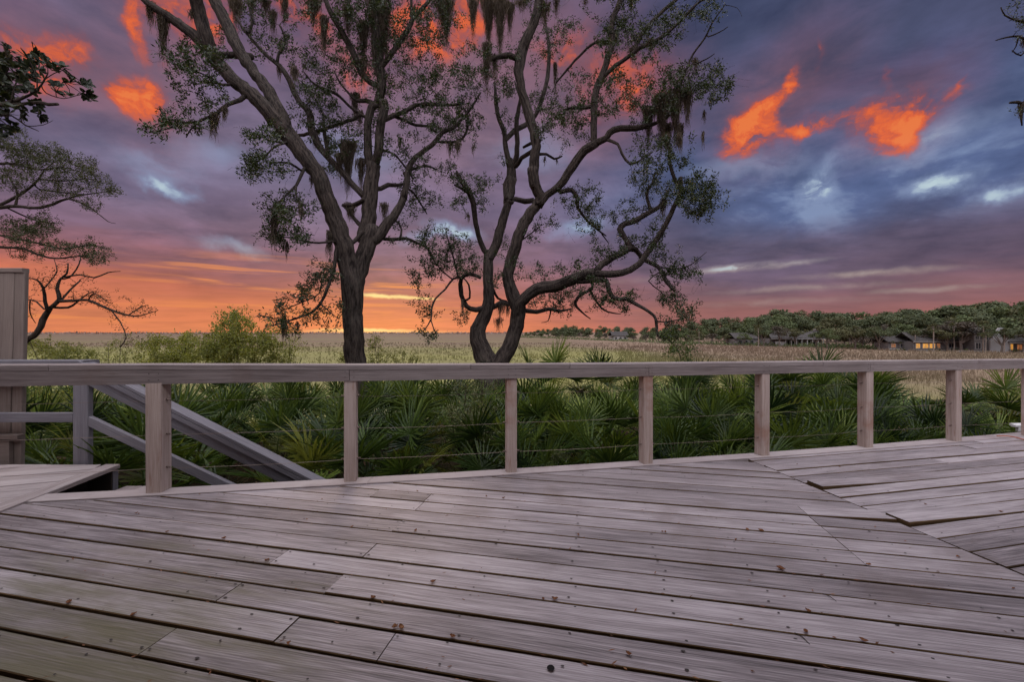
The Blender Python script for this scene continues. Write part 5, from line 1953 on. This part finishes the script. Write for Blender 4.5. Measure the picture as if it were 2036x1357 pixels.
e = empty('broad_leaved_tree', (b.x, 4.6, gz(b.x, 4.6)), 'branch with large glossy leaves in whorls at the upper left corner', 'tree')
ros = [(30, 300), (80, 300), (50, 260), (0, 320), (30, 520), (70, 540), (110, 560), (20, 450), (60, 470), (10, 600), (50, 590), (120, 430), (100, 410), (0, 660), (40, 680), (-20, 480), (-20, 360), (150, 400), (70, 350), (180, 330), (10, 540), (-30, 560), (30, 380), (20, 260), (40, 330), (90, 360), (140, 300), (170, 280), (210, 310), (60, 420), (110, 390), (170, 390), (200, 360), (240, 330), (270, 360), (30, 480), (90, 470), (150, 460), (320, 350), (350, 390), (360, 430), (120, 520), (60, 560), (150, 580),
       (200, 600), (180, 545), (290, 450), (290, 480), (130, 455), (365, 500), (420, 440), (450, 440), (440, 480), (470, 520), (30, 620), (60, 650), (90, 690), (10, 420), (0, 350), (5, 290), (0, 560), (10, 500), (100, 600), (60, 330), (120, 340), (190, 430), (20, 690), (-40, 300), (-60, 420), (-40, 640), (40, 400), (70, 380), (150, 350), (100, 430)]
V = []
rs = np.random.default_rng(5)
for x, y in ros:
    c = np.array(at(x / 2.61, y / 2.61, 4.6 + rs.normal(0, .14)))
    ax = rs.normal(size=3) * .5 + np.array([.5, -.3, .35])
    ax /= np.linalg.norm(ax)
    j = int(np.sum((W.nodes - c) ** 2, 1).argmin())
    W.tubes.append((np.array([W.nodes[j], (W.nodes[j] + c) / 2 + rs.normal(0, .012, 3), c]), np.array([.006, .004, .003])))
    for k in range(rs.integers(10, 15)):
        v = rs.normal(size=3)
        v -= ax * v.dot(ax)
        v /= np.linalg.norm(v)
        d = v + ax * rs.uniform(.1, .7)
        d /= np.linalg.norm(d)
        L, w = rs.uniform(.06, .10), rs.uniform(.034, .048)
        nn = np.cross(d, np.cross(ax, d))
        s = np.cross(d, nn)
        s /= np.linalg.norm(s)
        fold = nn / np.linalg.norm(nn) * w * .18
        p = c + d * .008
        for sg in (1, -1):          # two halves of the blade meeting in the midrib
            V.append([p, p + d * L * .5, p + d * L * .5 + s * sg * w * .5 + fold, p + d * L * .2 + s * sg * w * .36 + fold])
            V.append([p + d * L * .5, p + d * L, p + d * L * .8 + s * sg * w * .36 + fold, p + d * L * .5 + s * sg * w * .5 + fold])
mb = MB()
mb.quads(np.array(V))
mb.build('crown', M_magleaf, e)
W.wood('trunk', M_bark2, e)

W = Woody(7.0, 103, 1.0)
for dz, p in parse('''
c0 0; 2330,900,46 2320,600,42 2290,300,36 2250,80,28 2220,-100,20
c0 -.2; 2280,220,20 2160,120,12 2090,70,8 2040,45,6 2020,40,4 1998,30,3 1990,14,2
c0 .1; 2100,80,7 2040,78,5 2024,72,4 2002,74,3 1980,80,2
c0 .1; 2090,72,6 2050,90,4 2030,110,3 2012,100,2
c0 -.1; 2285,260,18 2160,230,11 2080,210,7 2034,206,6 2022,203,6 2008,204,4
c0 .1; 2024,76,3 2020,92,2 2012,104,1.5
c0 0; 2034,206,5 2030,225,4 2032,250,2
'''):
    W.limb(p, dz)
b = at(2330, 900, 7.0)
e = empty('side_tree', (b.x, 7.0, gz(b.x, 7.0)), 'dark twigs with hanging moss just entering at the upper right edge', 'tree')
tips, dirs = W.foliage([('c0', 2030, 25, 14, 26, 1.2), ('c0', 2032, 75, 12, 16, 1), ('c0', 2030, 215, 10, 16, 1), ('c0', 2150, 100, 90, 90, .7), ('c0', 2180, 230, 90, 60, .7)], dens=1.2)
W.wood('trunk', M_bark, e)
leaves(tips, dirs, 8, .045, .015, M_oakleaf, 'crown', e)
rs = np.random.default_rng(9)
moss(at(2030, 208, 6.9), .13, .42, 40, M_moss, e, rs)
moss(at(2036, 80, 6.9), .12, .25, 30, M_moss, e, rs)

# ------------------------------------------------------------------ shrubs
M_shrub = leafmat('marsh_shrub_leaves', c4(.10, .115, .03), c4(.25, .27, .07), c4(.36, .36, .12), trans=.5, rough=.6)
M_pale = leafmat('pale_shrub_leaves', c4(.10, .12, .036), c4(.24, .26, .08), c4(.36, .36, .14), trans=.5, rough=.6)
M_myrtle = leafmat('myrtle_leaves', c4(.045, .055, .02), c4(.12, .135, .05), c4(.23, .24, .11), trans=.35, rough=.45, spec=.4)


def shrub(depth, seed, base_px, areas, mat, label, L=.05, Wd=.02, n=14, dens=1.0, stems=None, name='shrub', spread=.3, step=.13, group=None):
    W = Woody(depth, seed, 1.0)
    x, y = base_px
    X = (x - CX) / F * depth
    z = gz(X, depth)
    yb = HY + (EYE - z) * F / depth
    for q in (stems or [(a[1], a[2]) for a in areas]):
        x1, y1 = q
        xm = x + (x1 - x) * .35 + W.rs.normal(0, 4)
        ym = yb + (y1 - yb) * .5
        w = max(2.2, .05 * F / depth * .5)
        W.limb([(x + W.rs.normal(0, 6), yb + 4, w), (xm, ym, w * .7), (x1, y1, w * .35)], W.rs.normal(0, .25))
    e = empty(name, (X, depth, z), label, 'shrub', group)
    tips, dirs = W.foliage(areas, dens=dens, spread=spread, step=step)
    W.wood('stem', M_bark2, e)
    leaves(tips, dirs, n, L, Wd, mat, 'foliage', e, spread=L * 2)
    return e


G_ = 'shrubs at the marsh edge'
shrub(14, 201, (470, 720), [('c0', 465, 650, 30, 34, 1.3), ('c0', 430, 676, 34, 26, 1.2), ('c0', 500, 680, 36, 30, 1.2), ('c0', 470, 705, 70, 26, 1.2), ('c0', 536, 674, 24, 26, 1), ('c0', 466, 628, 14, 12, 1.2), ('c0', 545, 700, 20, 26, .9), ('c0', 415, 700, 20, 22, 1), ('c0', 470, 740, 80, 24, 1)],
      M_shrub, 'tallest dense green shrub left of the leaning oak', L=.085, Wd=.045, n=16, dens=2.2, spread=.7, step=.2, group=G_)
shrub(14.5, 202, (335, 715), [('c0', 300, 684, 24, 16, 1.1), ('c0', 330, 698, 44, 20, 1.1), ('c0', 320, 720, 50, 20, 1), ('c0', 370, 690, 20, 24, .9), ('c0', 350, 720, 40, 20, 1)], M_shrub, 'rounded green shrub standing left of the tallest shrub', L=.085, Wd=.045, n=15, dens=2.0, spread=.6, step=.2, group=G_)
shrub(15.5, 203, (372, 715), [('c0', 372, 664, 14, 12, 1.2), ('c0', 370, 684, 18, 18, 1.1), ('c0', 390, 704, 26, 20, 1), ('c0', 380, 725, 40, 18, 1)], M_shrub, 'slim pointed green shrub between the two rounder ones', L=.085, Wd=.04, n=15, dens=2.0, spread=.5, step=.2, group=G_)
shrub(13.5, 204, (572, 720), [('c0', 575, 676, 22, 24, .7), ('c0', 580, 706, 26, 20, .8), ('c0', 560, 720, 26, 18, .8), ('c0', 590, 660, 10, 16, .5)], M_shrub, 'sparse twiggy shrub under the drooping oak branch', L=.075, Wd=.03, n=10, dens=1.5, spread=.4, step=.18, group=G_)
shrub(11.5, 205, (120, 725), [('c0', 80, 694, 36, 14, 1.1), ('c0', 130, 700, 40, 14, 1.1), ('c0', 60, 680, 20, 12, 1), ('c0', 160, 708, 36, 12, 1), ('c0', 110, 722, 80, 16, 1), ('c0', 100, 682, 30, 10, .6)], M_pale, 'low pale green shrub beneath the bare crooked tree', L=.06, Wd=.03, n=16, dens=2.0, spread=.5, step=.16, group=G_)
shrub(12.5, 206, (228, 730), [('c0', 240, 680, 26, 14, .9), ('c0', 215, 694, 18, 12, .8), ('c0', 250, 704, 22, 14, .7), ('c0', 225, 718, 40, 12, .8)], M_pale, 'thin pale shrub with a bent bare stem', L=.06, Wd=.028, n=9, dens=1.5, spread=.4, step=.16, group=G_)
shrub(9.5, 207, (752, 730), [('c0', 744, 668, 10, 14, 1), ('c0', 752, 690, 24, 18, 1), ('c0', 770, 708, 22, 14, 1), ('c0', 742, 712, 18, 14, 1), ('c0', 765, 725, 36, 14, 1)], M_pale, 'light green sapling right of the single trunk', L=.05, Wd=.026, n=11, dens=1.5, spread=.25, step=.12, group=G_)
shrub(9.5, 208, (808, 732), [('c0', 800, 706, 14, 10, .9), ('c0', 818, 712, 14, 8, .9), ('c0', 806, 722, 26, 8, .9)], M_pale, 'small light green sapling low between the two oaks', L=.05, Wd=.026, n=9, dens=1.5, spread=.2, step=.12, group=G_)
shrub(9.0, 209, (684, 728), [('c0', 680, 704, 8, 14, 1), ('c0', 684, 722, 12, 10, 1)], M_pale, 'few light green leaves left of the single trunk base', L=.05, Wd=.026, n=10, dens=1.5, spread=.2, step=.12, group=G_)
G2 = 'shrubs among the palmettos'
shrub(5.1, 210, (930, 900), [('c0', 925, 775, 38, 22, 1), ('c0', 960, 772, 36, 16, .9), ('c0', 930, 810, 46, 30, 1), ('c0', 900, 850, 40, 30, 1), ('c0', 945, 850, 44, 34, 1), ('c0', 910, 885, 44, 26, .9), ('c0', 975, 800, 22, 30, .7), ('c0', 960, 890, 30, 26, .7)], M_myrtle, 'bushy small leaved shrub between the second and third rail posts', L=.032, Wd=.012, n=12, dens=1.25, spread=.22, step=.08, group=G2)
shrub(4.55, 211, (1112, 935), [('c0', 1112, 908, 28, 14, 1), ('c0', 1095, 920, 20, 12, 1), ('c0', 1130, 922, 22, 10, 1)], M_myrtle, 'low feathery shrub at the deck edge right of the third post', L=.03, Wd=.008, n=14, dens=1.6, spread=.12, step=.06, group=G2)
shrub(5.6, 212, (100, 880), [('c0', 90, 790, 34, 20, 1), ('c0', 120, 810, 30, 24, 1), ('c0', 75, 825, 30, 20, 1), ('c0', 105, 850, 30, 16, .8)], M_pale, 'yellowish small leaved shrub beside the board screen', L=.045, Wd=.022, n=12, dens=1.3, spread=.2, step=.09, group=G2)
# ------------------------------------------------------------------ saw palmettos
M_pal = [leafmat('palmetto_dark', c4(.010, .022, .006), c4(.070, .115, .020), c4(.21, .25, .055), trans=.25, rough=.42, spec=.32, each=.6),
         leafmat('palmetto_mid', c4(.022, .042, .008), c4(.13, .18, .028), c4(.30, .33, .08), trans=.3, rough=.42, spec=.32, each=.6),
         leafmat('palmetto_yellow', c4(.09, .105, .02), c4(.21, .22, .045), c4(.33, .30, .09), trans=.35, rough=.45, spec=.3, each=.5),
         leafmat('palmetto_dead', c4(.07, .045, .026), c4(.20, .135, .085), c4(.34, .26, .18), trans=.1, rough=.9, spec=.1)]
M_pstem = plain('palmetto_stem', (.075, .055, .032), .9, nscale=14)


def frond_mesh(seed, pet, R0, nseg, half, droop, fold, mat, ragged=0.0):
    """a fan leaf: stalk along +X from the origin, stiff pleated blades fanned out at its end"""
    rs = np.random.default_rng(seed)
    mb = MB()
    mb.tube([(0, 0, 0), (pet * .5, 0, .03), (pet, 0, .015)], [.009, .006, .005], 5)
    c = np.array([pet, 0, .015])
    V = []
    for k in range(nseg):
        a = R(-half + 2 * half * (k + .5) / nseg) + rs.normal(0, .035)
        L = R0 * (1 - .22 * abs(a / R(half)) ** 2) * rs.uniform(.85, 1.06)
        if rs.random() < ragged:
            L *= rs.uniform(.4, .8)
        cup = .30 * (1 - math.cos(a))
        d = np.array([math.cos(a), math.sin(a), cup + rs.normal(0, .05)])
        d /= np.linalg.norm(d)
        s = np.array([-math.sin(a), math.cos(a), 0.0])
        up = np.cross(d, s)
        w0, w1 = .006, .0145 * rs.uniform(.85, 1.15)
        dr = droop * rs.uniform(.3, 1.6)
        st = [0, .38, .72, 1.0]
        ww = [w0, w1, w1 * .72, .0012]
        pts = [c + d * L * t + np.array([0, 0, -dr * L * t ** 2.4]) + s * rs.normal(0, .012) * t for t in st]
        for i in range(3):
            p, q = pts[i], pts[i + 1]
            for sg in (1, -1):
                V.append([p, p + s * sg * ww[i] + up * ww[i] * fold, q + s * sg * ww[i + 1] + up * ww[i + 1] * fold, q])
    mb.quads(np.array(V))
    return mb.mesh('frond', mat)


FR = {0: [], 1: [], 2: [], 3: []}
for k in range(5):
    FR[0].append(frond_mesh(k, .62 + .07 * k, .46 + .04 * (k % 3), 26, 112 + 4 * k, .07, .5, M_pal[0]))
    FR[1].append(frond_mesh(20 + k, .66 + .06 * k, .46 + .04 * (k % 2), 27, 106 + 5 * k, .06, .5, M_pal[1]))
for k in range(2):
    FR[2].append(frond_mesh(40 + k, .55, .44, 22, 100, .2, .5, M_pal[2], .15))
    FR[3].append(frond_mesh(50 + k, .5, .42, 18, 85, .55, .3, M_pal[3], .35))
PM = []


def palmetto(X, Y, size, nf, dead=1, yellow=0.12, tall=0.0, mood=0):
    z = gz(X, Y) - .02
    e = empty('saw_palmetto', (X, Y, z), 'x', 'palmetto', 'saw palmettos behind the railing')
    sm = MB()
    top = Vector((X, Y, z + .10 + tall))
    sm.tube([(X, Y, z), (X + .02, Y, z + .05 + tall * .5), top], [.055, .05, .04], 8, rough=.12)
    sm.build('stem', M_pstem, e)
    a0 = random.uniform(0, 6.28)
    for k in range(nf + dead):
        isd = k >= nf
        kind = 3 if isd else (2 if random.random() < yellow else (1 if random.random() < .45 + mood else 0))
        me = random.choice(FR[kind])
        o = bpy.data.objects.new('frond', me)
        COL.objects.link(o)
        o.parent = e
        t = k / max(1, nf - 1)
        el = R(82 - 66 * t ** .85 + random.uniform(-8, 8)) if not isd else R(random.uniform(-35, 12))
        az = a0 + k * 2.39996 + random.uniform(-.3, .3)
        roll = random.uniform(-.6, .6)
        # stalk direction, then the blade tips outwards from it
        o.rotation_mode = 'QUATERNION'
        q = Euler((0, 0, az)).to_quaternion() @ Euler((0, -el, 0)).to_quaternion() @ Euler((roll, 0, 0)).to_quaternion()
        o.rotation_quaternion = q
        s = size * random.uniform(.85, 1.12)
        o.scale = (s, s, s)
        o.location = (top.x - X, top.y - Y, top.z - z - .03)
    PM.append((X, Y, e, dead > 2, tall))
    return e


# rows following the railing
for off, step, size, nf, tall, jit in ((.80, .80, .86, 11, .0, .14), (1.45, .85, 1.0, 12, .05, .2), (2.25, .95, 1.04, 13, .08, .25), (3.2, 1.05, 1.0, 13, .08, .3), (4.4, 1.25, .96, 12, .08, .35), (5.6, 1.2, 1.0, 12, .1, .4)):
    x = -7.4 - off * .6
    while x < 8.4 + off * .4:
        X = x + random.uniform(-jit, jit)
        Y = yrail(X) + off + random.uniform(-jit, jit) * .8
        x += step
        if X < -2.9 and Y < 3.46 + .75:
            continue
        if X < -1.0 and Y < 3.46 + .55:
            continue
        px = CX + X / Y * F
        if px < -150 or px > 2250:
            continue
        if px > 1860 and off > 1.2:
            if px < 1985 or off > 2.6:
                continue
        if off > 5 and px > 1000:
            continue
        if 1735 < px and off > 2:
            continue
        if 880 < px < 990 and off < 1.3:
            continue
        sz = size * (.85 if px > 1735 else 1)
        palmetto(X, Y, sz * random.uniform(.92, 1.1), nf, dead=random.choice((0, 1, 2, 2)), tall=tall + random.uniform(0, .08), mood=.25 if off > 2 else 0, yellow=.05 if off < 1.2 else .14)
# the one with a skirt of dead fronds at the far right
palmetto(8.0, 6.45, .95, 13, dead=18, tall=.42, mood=.3)
palmetto(8.6, 6.1, .8, 10, dead=2, tall=.1, mood=.3)
# two fan tips showing above the rail
palmetto((1085 - CX) / F * 7.6, 7.6, 1.15, 9, dead=0, tall=.62)
palmetto((1200 - CX) / F * 7.8, 7.8, 1.1, 8, dead=0, tall=.56)
palmetto((1612 - CX) / F * 7.0, 7.0, 1.15, 9, dead=0, tall=.55)
BAYN = ['left of the first post', 'between first and second posts', 'between second and third posts', 'between third and fourth posts', 'between fourth and fifth posts', 'between fifth and sixth posts', 'between sixth and seventh posts', 'right of the seventh post']
bays = {}
for X, Y, e, skirt, tall in PM:
    px = CX + X / Y * F
    b_ = sum(px > q for q in (316, 698, 1016, 1284, 1515, 1720, 1896))
    o = Y - yrail(X)
    if skirt:
        e['label'] = 'saw palmetto with a thick skirt of dead tan fronds at the right edge'
        continue
    if tall > .5:
        e['label'] = 'saw palmetto whose %s tips poke above the rail %s' % ('spiky', BAYN[b_])
        bays.setdefault(('poke', b_), []).append((px, e))
        continue
    r_ = 'front row' if o < 1.12 else ('second row' if o < 1.85 else ('third row' if o < 2.7 else 'back row'))
    bays.setdefault((r_, b_), []).append((px, e))
for (r_, b_), L in bays.items():
    L.sort(key=lambda t: t[0])
    if r_ == 'poke':
        if len(L) > 1:
            for i, (px, e) in enumerate(L):
                e['label'] = 'saw palmetto with spiky tips above the rail %s, %s' % (BAYN[b_], ('left one', 'right one')[min(i, 1)])
        continue
    for i, (px, e) in enumerate(L):
        e['label'] = 'saw palmetto in the %s %s' % (r_, BAYN[b_]) + ('' if len(L) == 1 else ', %s' % ORD[min(i, 11)])
# ------------------------------------------------------------------ fallen leaves, cord, bench, the house behind
M_fallen = leafmat('fallen_oak_leaf', c4(.10, .04, .018), c4(.22, .085, .035), c4(.30, .16, .07), trans=.1, rough=.7)
FL = [(445, 1073, 1), (531, 1117, 1.2), (271, 1023, .8), (276, 1024, .6), (137, 1201, 1.2), (265, 1226, 1), (574, 1283, 1), (332, 1060, .8), (397, 985, .7), (861, 1161, 1.2), (742, 1192, 1.1), (785, 1251, 1.2), (798, 1252, 1.3), (1103, 1195, 1.2), (826, 1058, 1),
      (967, 989, .8), (1001, 993, 1), (1323, 1061, .8), (1150, 1067, .9), (1513, 1058, 1.5), (1486, 1056, 1.2), (1553, 1135, 1.6), (1727, 1126, 1.2), (1607, 1219, 1), (1602, 1260, 1), (1717, 1278, 1.2), (1463, 1076, .8), (1317, 1060, .7), (1000, 947, .6), (960, 950, .6), (830, 979, .8), (640, 995, .7), (1785, 1030, .8),
      (1840, 1005, .7), (1670, 930, .8), (1585, 925, .7), (1990, 1020, .9), (1080, 1195, .8), (900, 1270, 1), (1250, 1305, 1), (700, 1050, .7), (610, 1035, .6), (1905, 1110, .9)]
bands = {}
for i, (px, py, k) in enumerate(FL):
    X, Y = on_deck(px, py)
    rs = np.random.default_rng(300 + i)
    L, Wd = .021 * k * rs.uniform(.9, 1.2), .008 * k
    yaw, curl = rs.uniform(0, 6.28), rs.uniform(.3, 1.1)
    d = np.array([math.cos(yaw), math.sin(yaw), 0])
    s = np.array([-d[1], d[0], 0])
    mb = MB()
    p0 = np.array(D(X, Y, .004))
    n = 5
    rows = []
    for j in range(n + 1):
        t = j / n
        w = Wd * math.sin(math.pi * (.08 + .88 * t)) * .9
        c = p0 + d * L * (t - .5) + np.array([0, 0, L * curl * (abs(t - .5) ** 1.6)])
        lift = np.array([0, 0, w * rs.uniform(.4, 1.2)])
        rows.append([c - s * w + lift, c, c + s * w + lift])
    for j in range(n):
        a, b = rows[j], rows[j + 1]
        mb.add([a[0], a[1], b[1], b[0]], [(0, 1, 2, 3)])
        mb.add([a[1], a[2], b[2], b[1]], [(0, 1, 2, 3)])
    o = mb.build('fallen_leaf', M_fallen)
    tag(o, 'x', 'leaf', 'fallen leaves on the deck')
    bands.setdefault('near' if py > 1150 else ('middle' if py > 1020 else 'far'), []).append((px, o))
FIRST = ['first', 'second', 'third', 'fourth', 'fifth', 'sixth', 'seventh', 'eighth', 'ninth', 'tenth', 'eleventh', 'twelfth', 'thirteenth', 'fourteenth', 'fifteenth', 'sixteenth', 'seventeenth', 'eighteenth', 'nineteenth', 'twentieth']
for bnd, L in bands.items():
    L.sort(key=lambda t: t[0])
    for i, (px, o) in enumerate(L):
        o['label'] = 'curled brown leaf lying on the %s deck boards, %s leaf from the left' % (bnd, FIRST[min(i, 19)])
# needles and crumbs caught in the gaps
V = []
for k in range(-6, 14):
    for j in range(int(rng.integers(18, 60))):
        u, v = rng.uniform(-4.5, 2.3), V0 + k * PITCH + rng.normal(0, .004)
        if rng.random() < .3:
            v += rng.normal(0, .05)
        X, Y = u * E1[0] + v * N1[0], u * E1[1] + v * N1[1]
        if X > mitre(Y) or Y > yin(X) or Y < .4:
            continue
        a = A1 + rng.normal(0, .5)
        L = rng.uniform(.006, .03)
        w = rng.uniform(.0012, .004)
        d, s = np.array([math.cos(a), math.sin(a), rng.normal(0, .15)]), np.array([-math.sin(a), math.cos(a), 0])
        p = np.array(D(X, Y, .0045 if abs(rng.normal()) > .2 else -.004))
        V.append([p, p + d * L * .5 + s * w, p + d * L, p + d * L * .5 - s * w])
mb = MB()
mb.quads(np.array(V))
tag(mb.build('leaf_crumbs', M_fallen), 'brown needles and leaf crumbs caught along the board gaps', 'leaf litter', kind='stuff')
for (a, b, lab) in (((1636, 1184), (1663, 1199), 'short thin twig lying on the boards right of centre'), ((1580, 1262), (1610, 1285), 'thin bent twig on the near boards at the lower right')):
    p, q = Vector(D(*on_deck(*a), .005)), Vector(D(*on_deck(*b), .005))
    mb = MB()
    mb.tube([p, (p + q) / 2 + Vector((.004, .006, .002)), q], [.0018, .0016, .001], 5)
    tag(mb.build('fallen_twig', M_bark2), lab, 'twig', 'twigs on the deck')
# orange cord at the right edge
M_cord = plain('orange_cord', (.42, .13, .07), .5)
mb = MB()
pts = [Vector(D(*on_deck(x, y), .012)) for x, y in ((1982, 869.5), (2000, 869.5), (2018, 872), (2036, 877), (2060, 884), (2100, 888), (2160, 880))]
mb.tube(pts, [.006] * len(pts), 8)
tag(mb.build('extension_cord', M_cord, smooth=True), 'thin orange cord lying on the deck at the right edge', 'cord')
# white bench whose end shows at the right edge
M_white = wood('white_bench_paint', c4(.55, .53, .52), c4(.68, .66, .65), c4(.76, .74, .73), rough=.5, streak=.3)
bx, by = on_deck(2036, 868)
Yb = by + .42
x0 = (2019 - CX) / F * Yb
e = empty('bench', D(x0 + .7, Yb, -.35), 'end of a white slatted bench at the right edge beyond the last post', 'bench')
zt = EYE - (846 - HY) / F * Yb
for k in range(2):
    mb = MB()
    mb.box((x0 + k * .06, Yb + k * .06, zt), (1.3, .12, 0), (0, .05, 0), (0, 0, -.028), bev=.004)
    mb.build('slat', M_white, e)
mb = MB()
mb.box((x0 + .05, Yb + .01, zt - .03), (1.2, .11, 0), (0, .03, 0), (0, 0, -.05), bev=.003)
mb.build('apron', M_white, e)
for dx, dy in ((.12, .03), (1.2, .13)):
    mb = MB()
    p = (x0 + dx, Yb + dy, zt - .03)
    mb.box(p, (.05, 0, 0), (0, .05, 0), (0, 0, -(zt - .03 - gz(p[0], p[1]))), bev=.004)
    mb.build('leg', M_white, e)
# unseen house behind the camera: wall and eave put in to shade the near boards
M_siding = wood('house_siding', c4(.20, .17, .15), c4(.30, .26, .24), c4(.38, .34, .31), rough=.85)
mb = MB()
for k in range(18):
    mb.box((-8.5, -2.0, zd(-2) + .15 * k), (17, 0, 0), (0, -.03, 0), (0, 0, .146))
mb.build('unseen_house_wall', M_siding)['kind'] = 'structure'
mb = MB()
mb.box((-9, -2.2, zd(0) + 2.72), (18, 0, 0), (0, EAVE + 2.2, 0), (0, 0, .05))
mb.box((-9, EAVE, zd(0) + 2.60), (18, 0, 0), (0, .04, 0), (0, 0, .24))
mb.build('unseen_house_roof', M_siding)['kind'] = 'structure'
SC.cycles.max_bounces = 4
SC.cycles.diffuse_bounces = 2
SC.cycles.glossy_bounces = 2
SC.cycles.transmission_bounces = 3
SC.cycles.adaptive_threshold = .03
SC.cycles.transparent_max_bounces = 4
SC.cycles.use_adaptive_sampling = True
SC.cycles.use_denoising = True
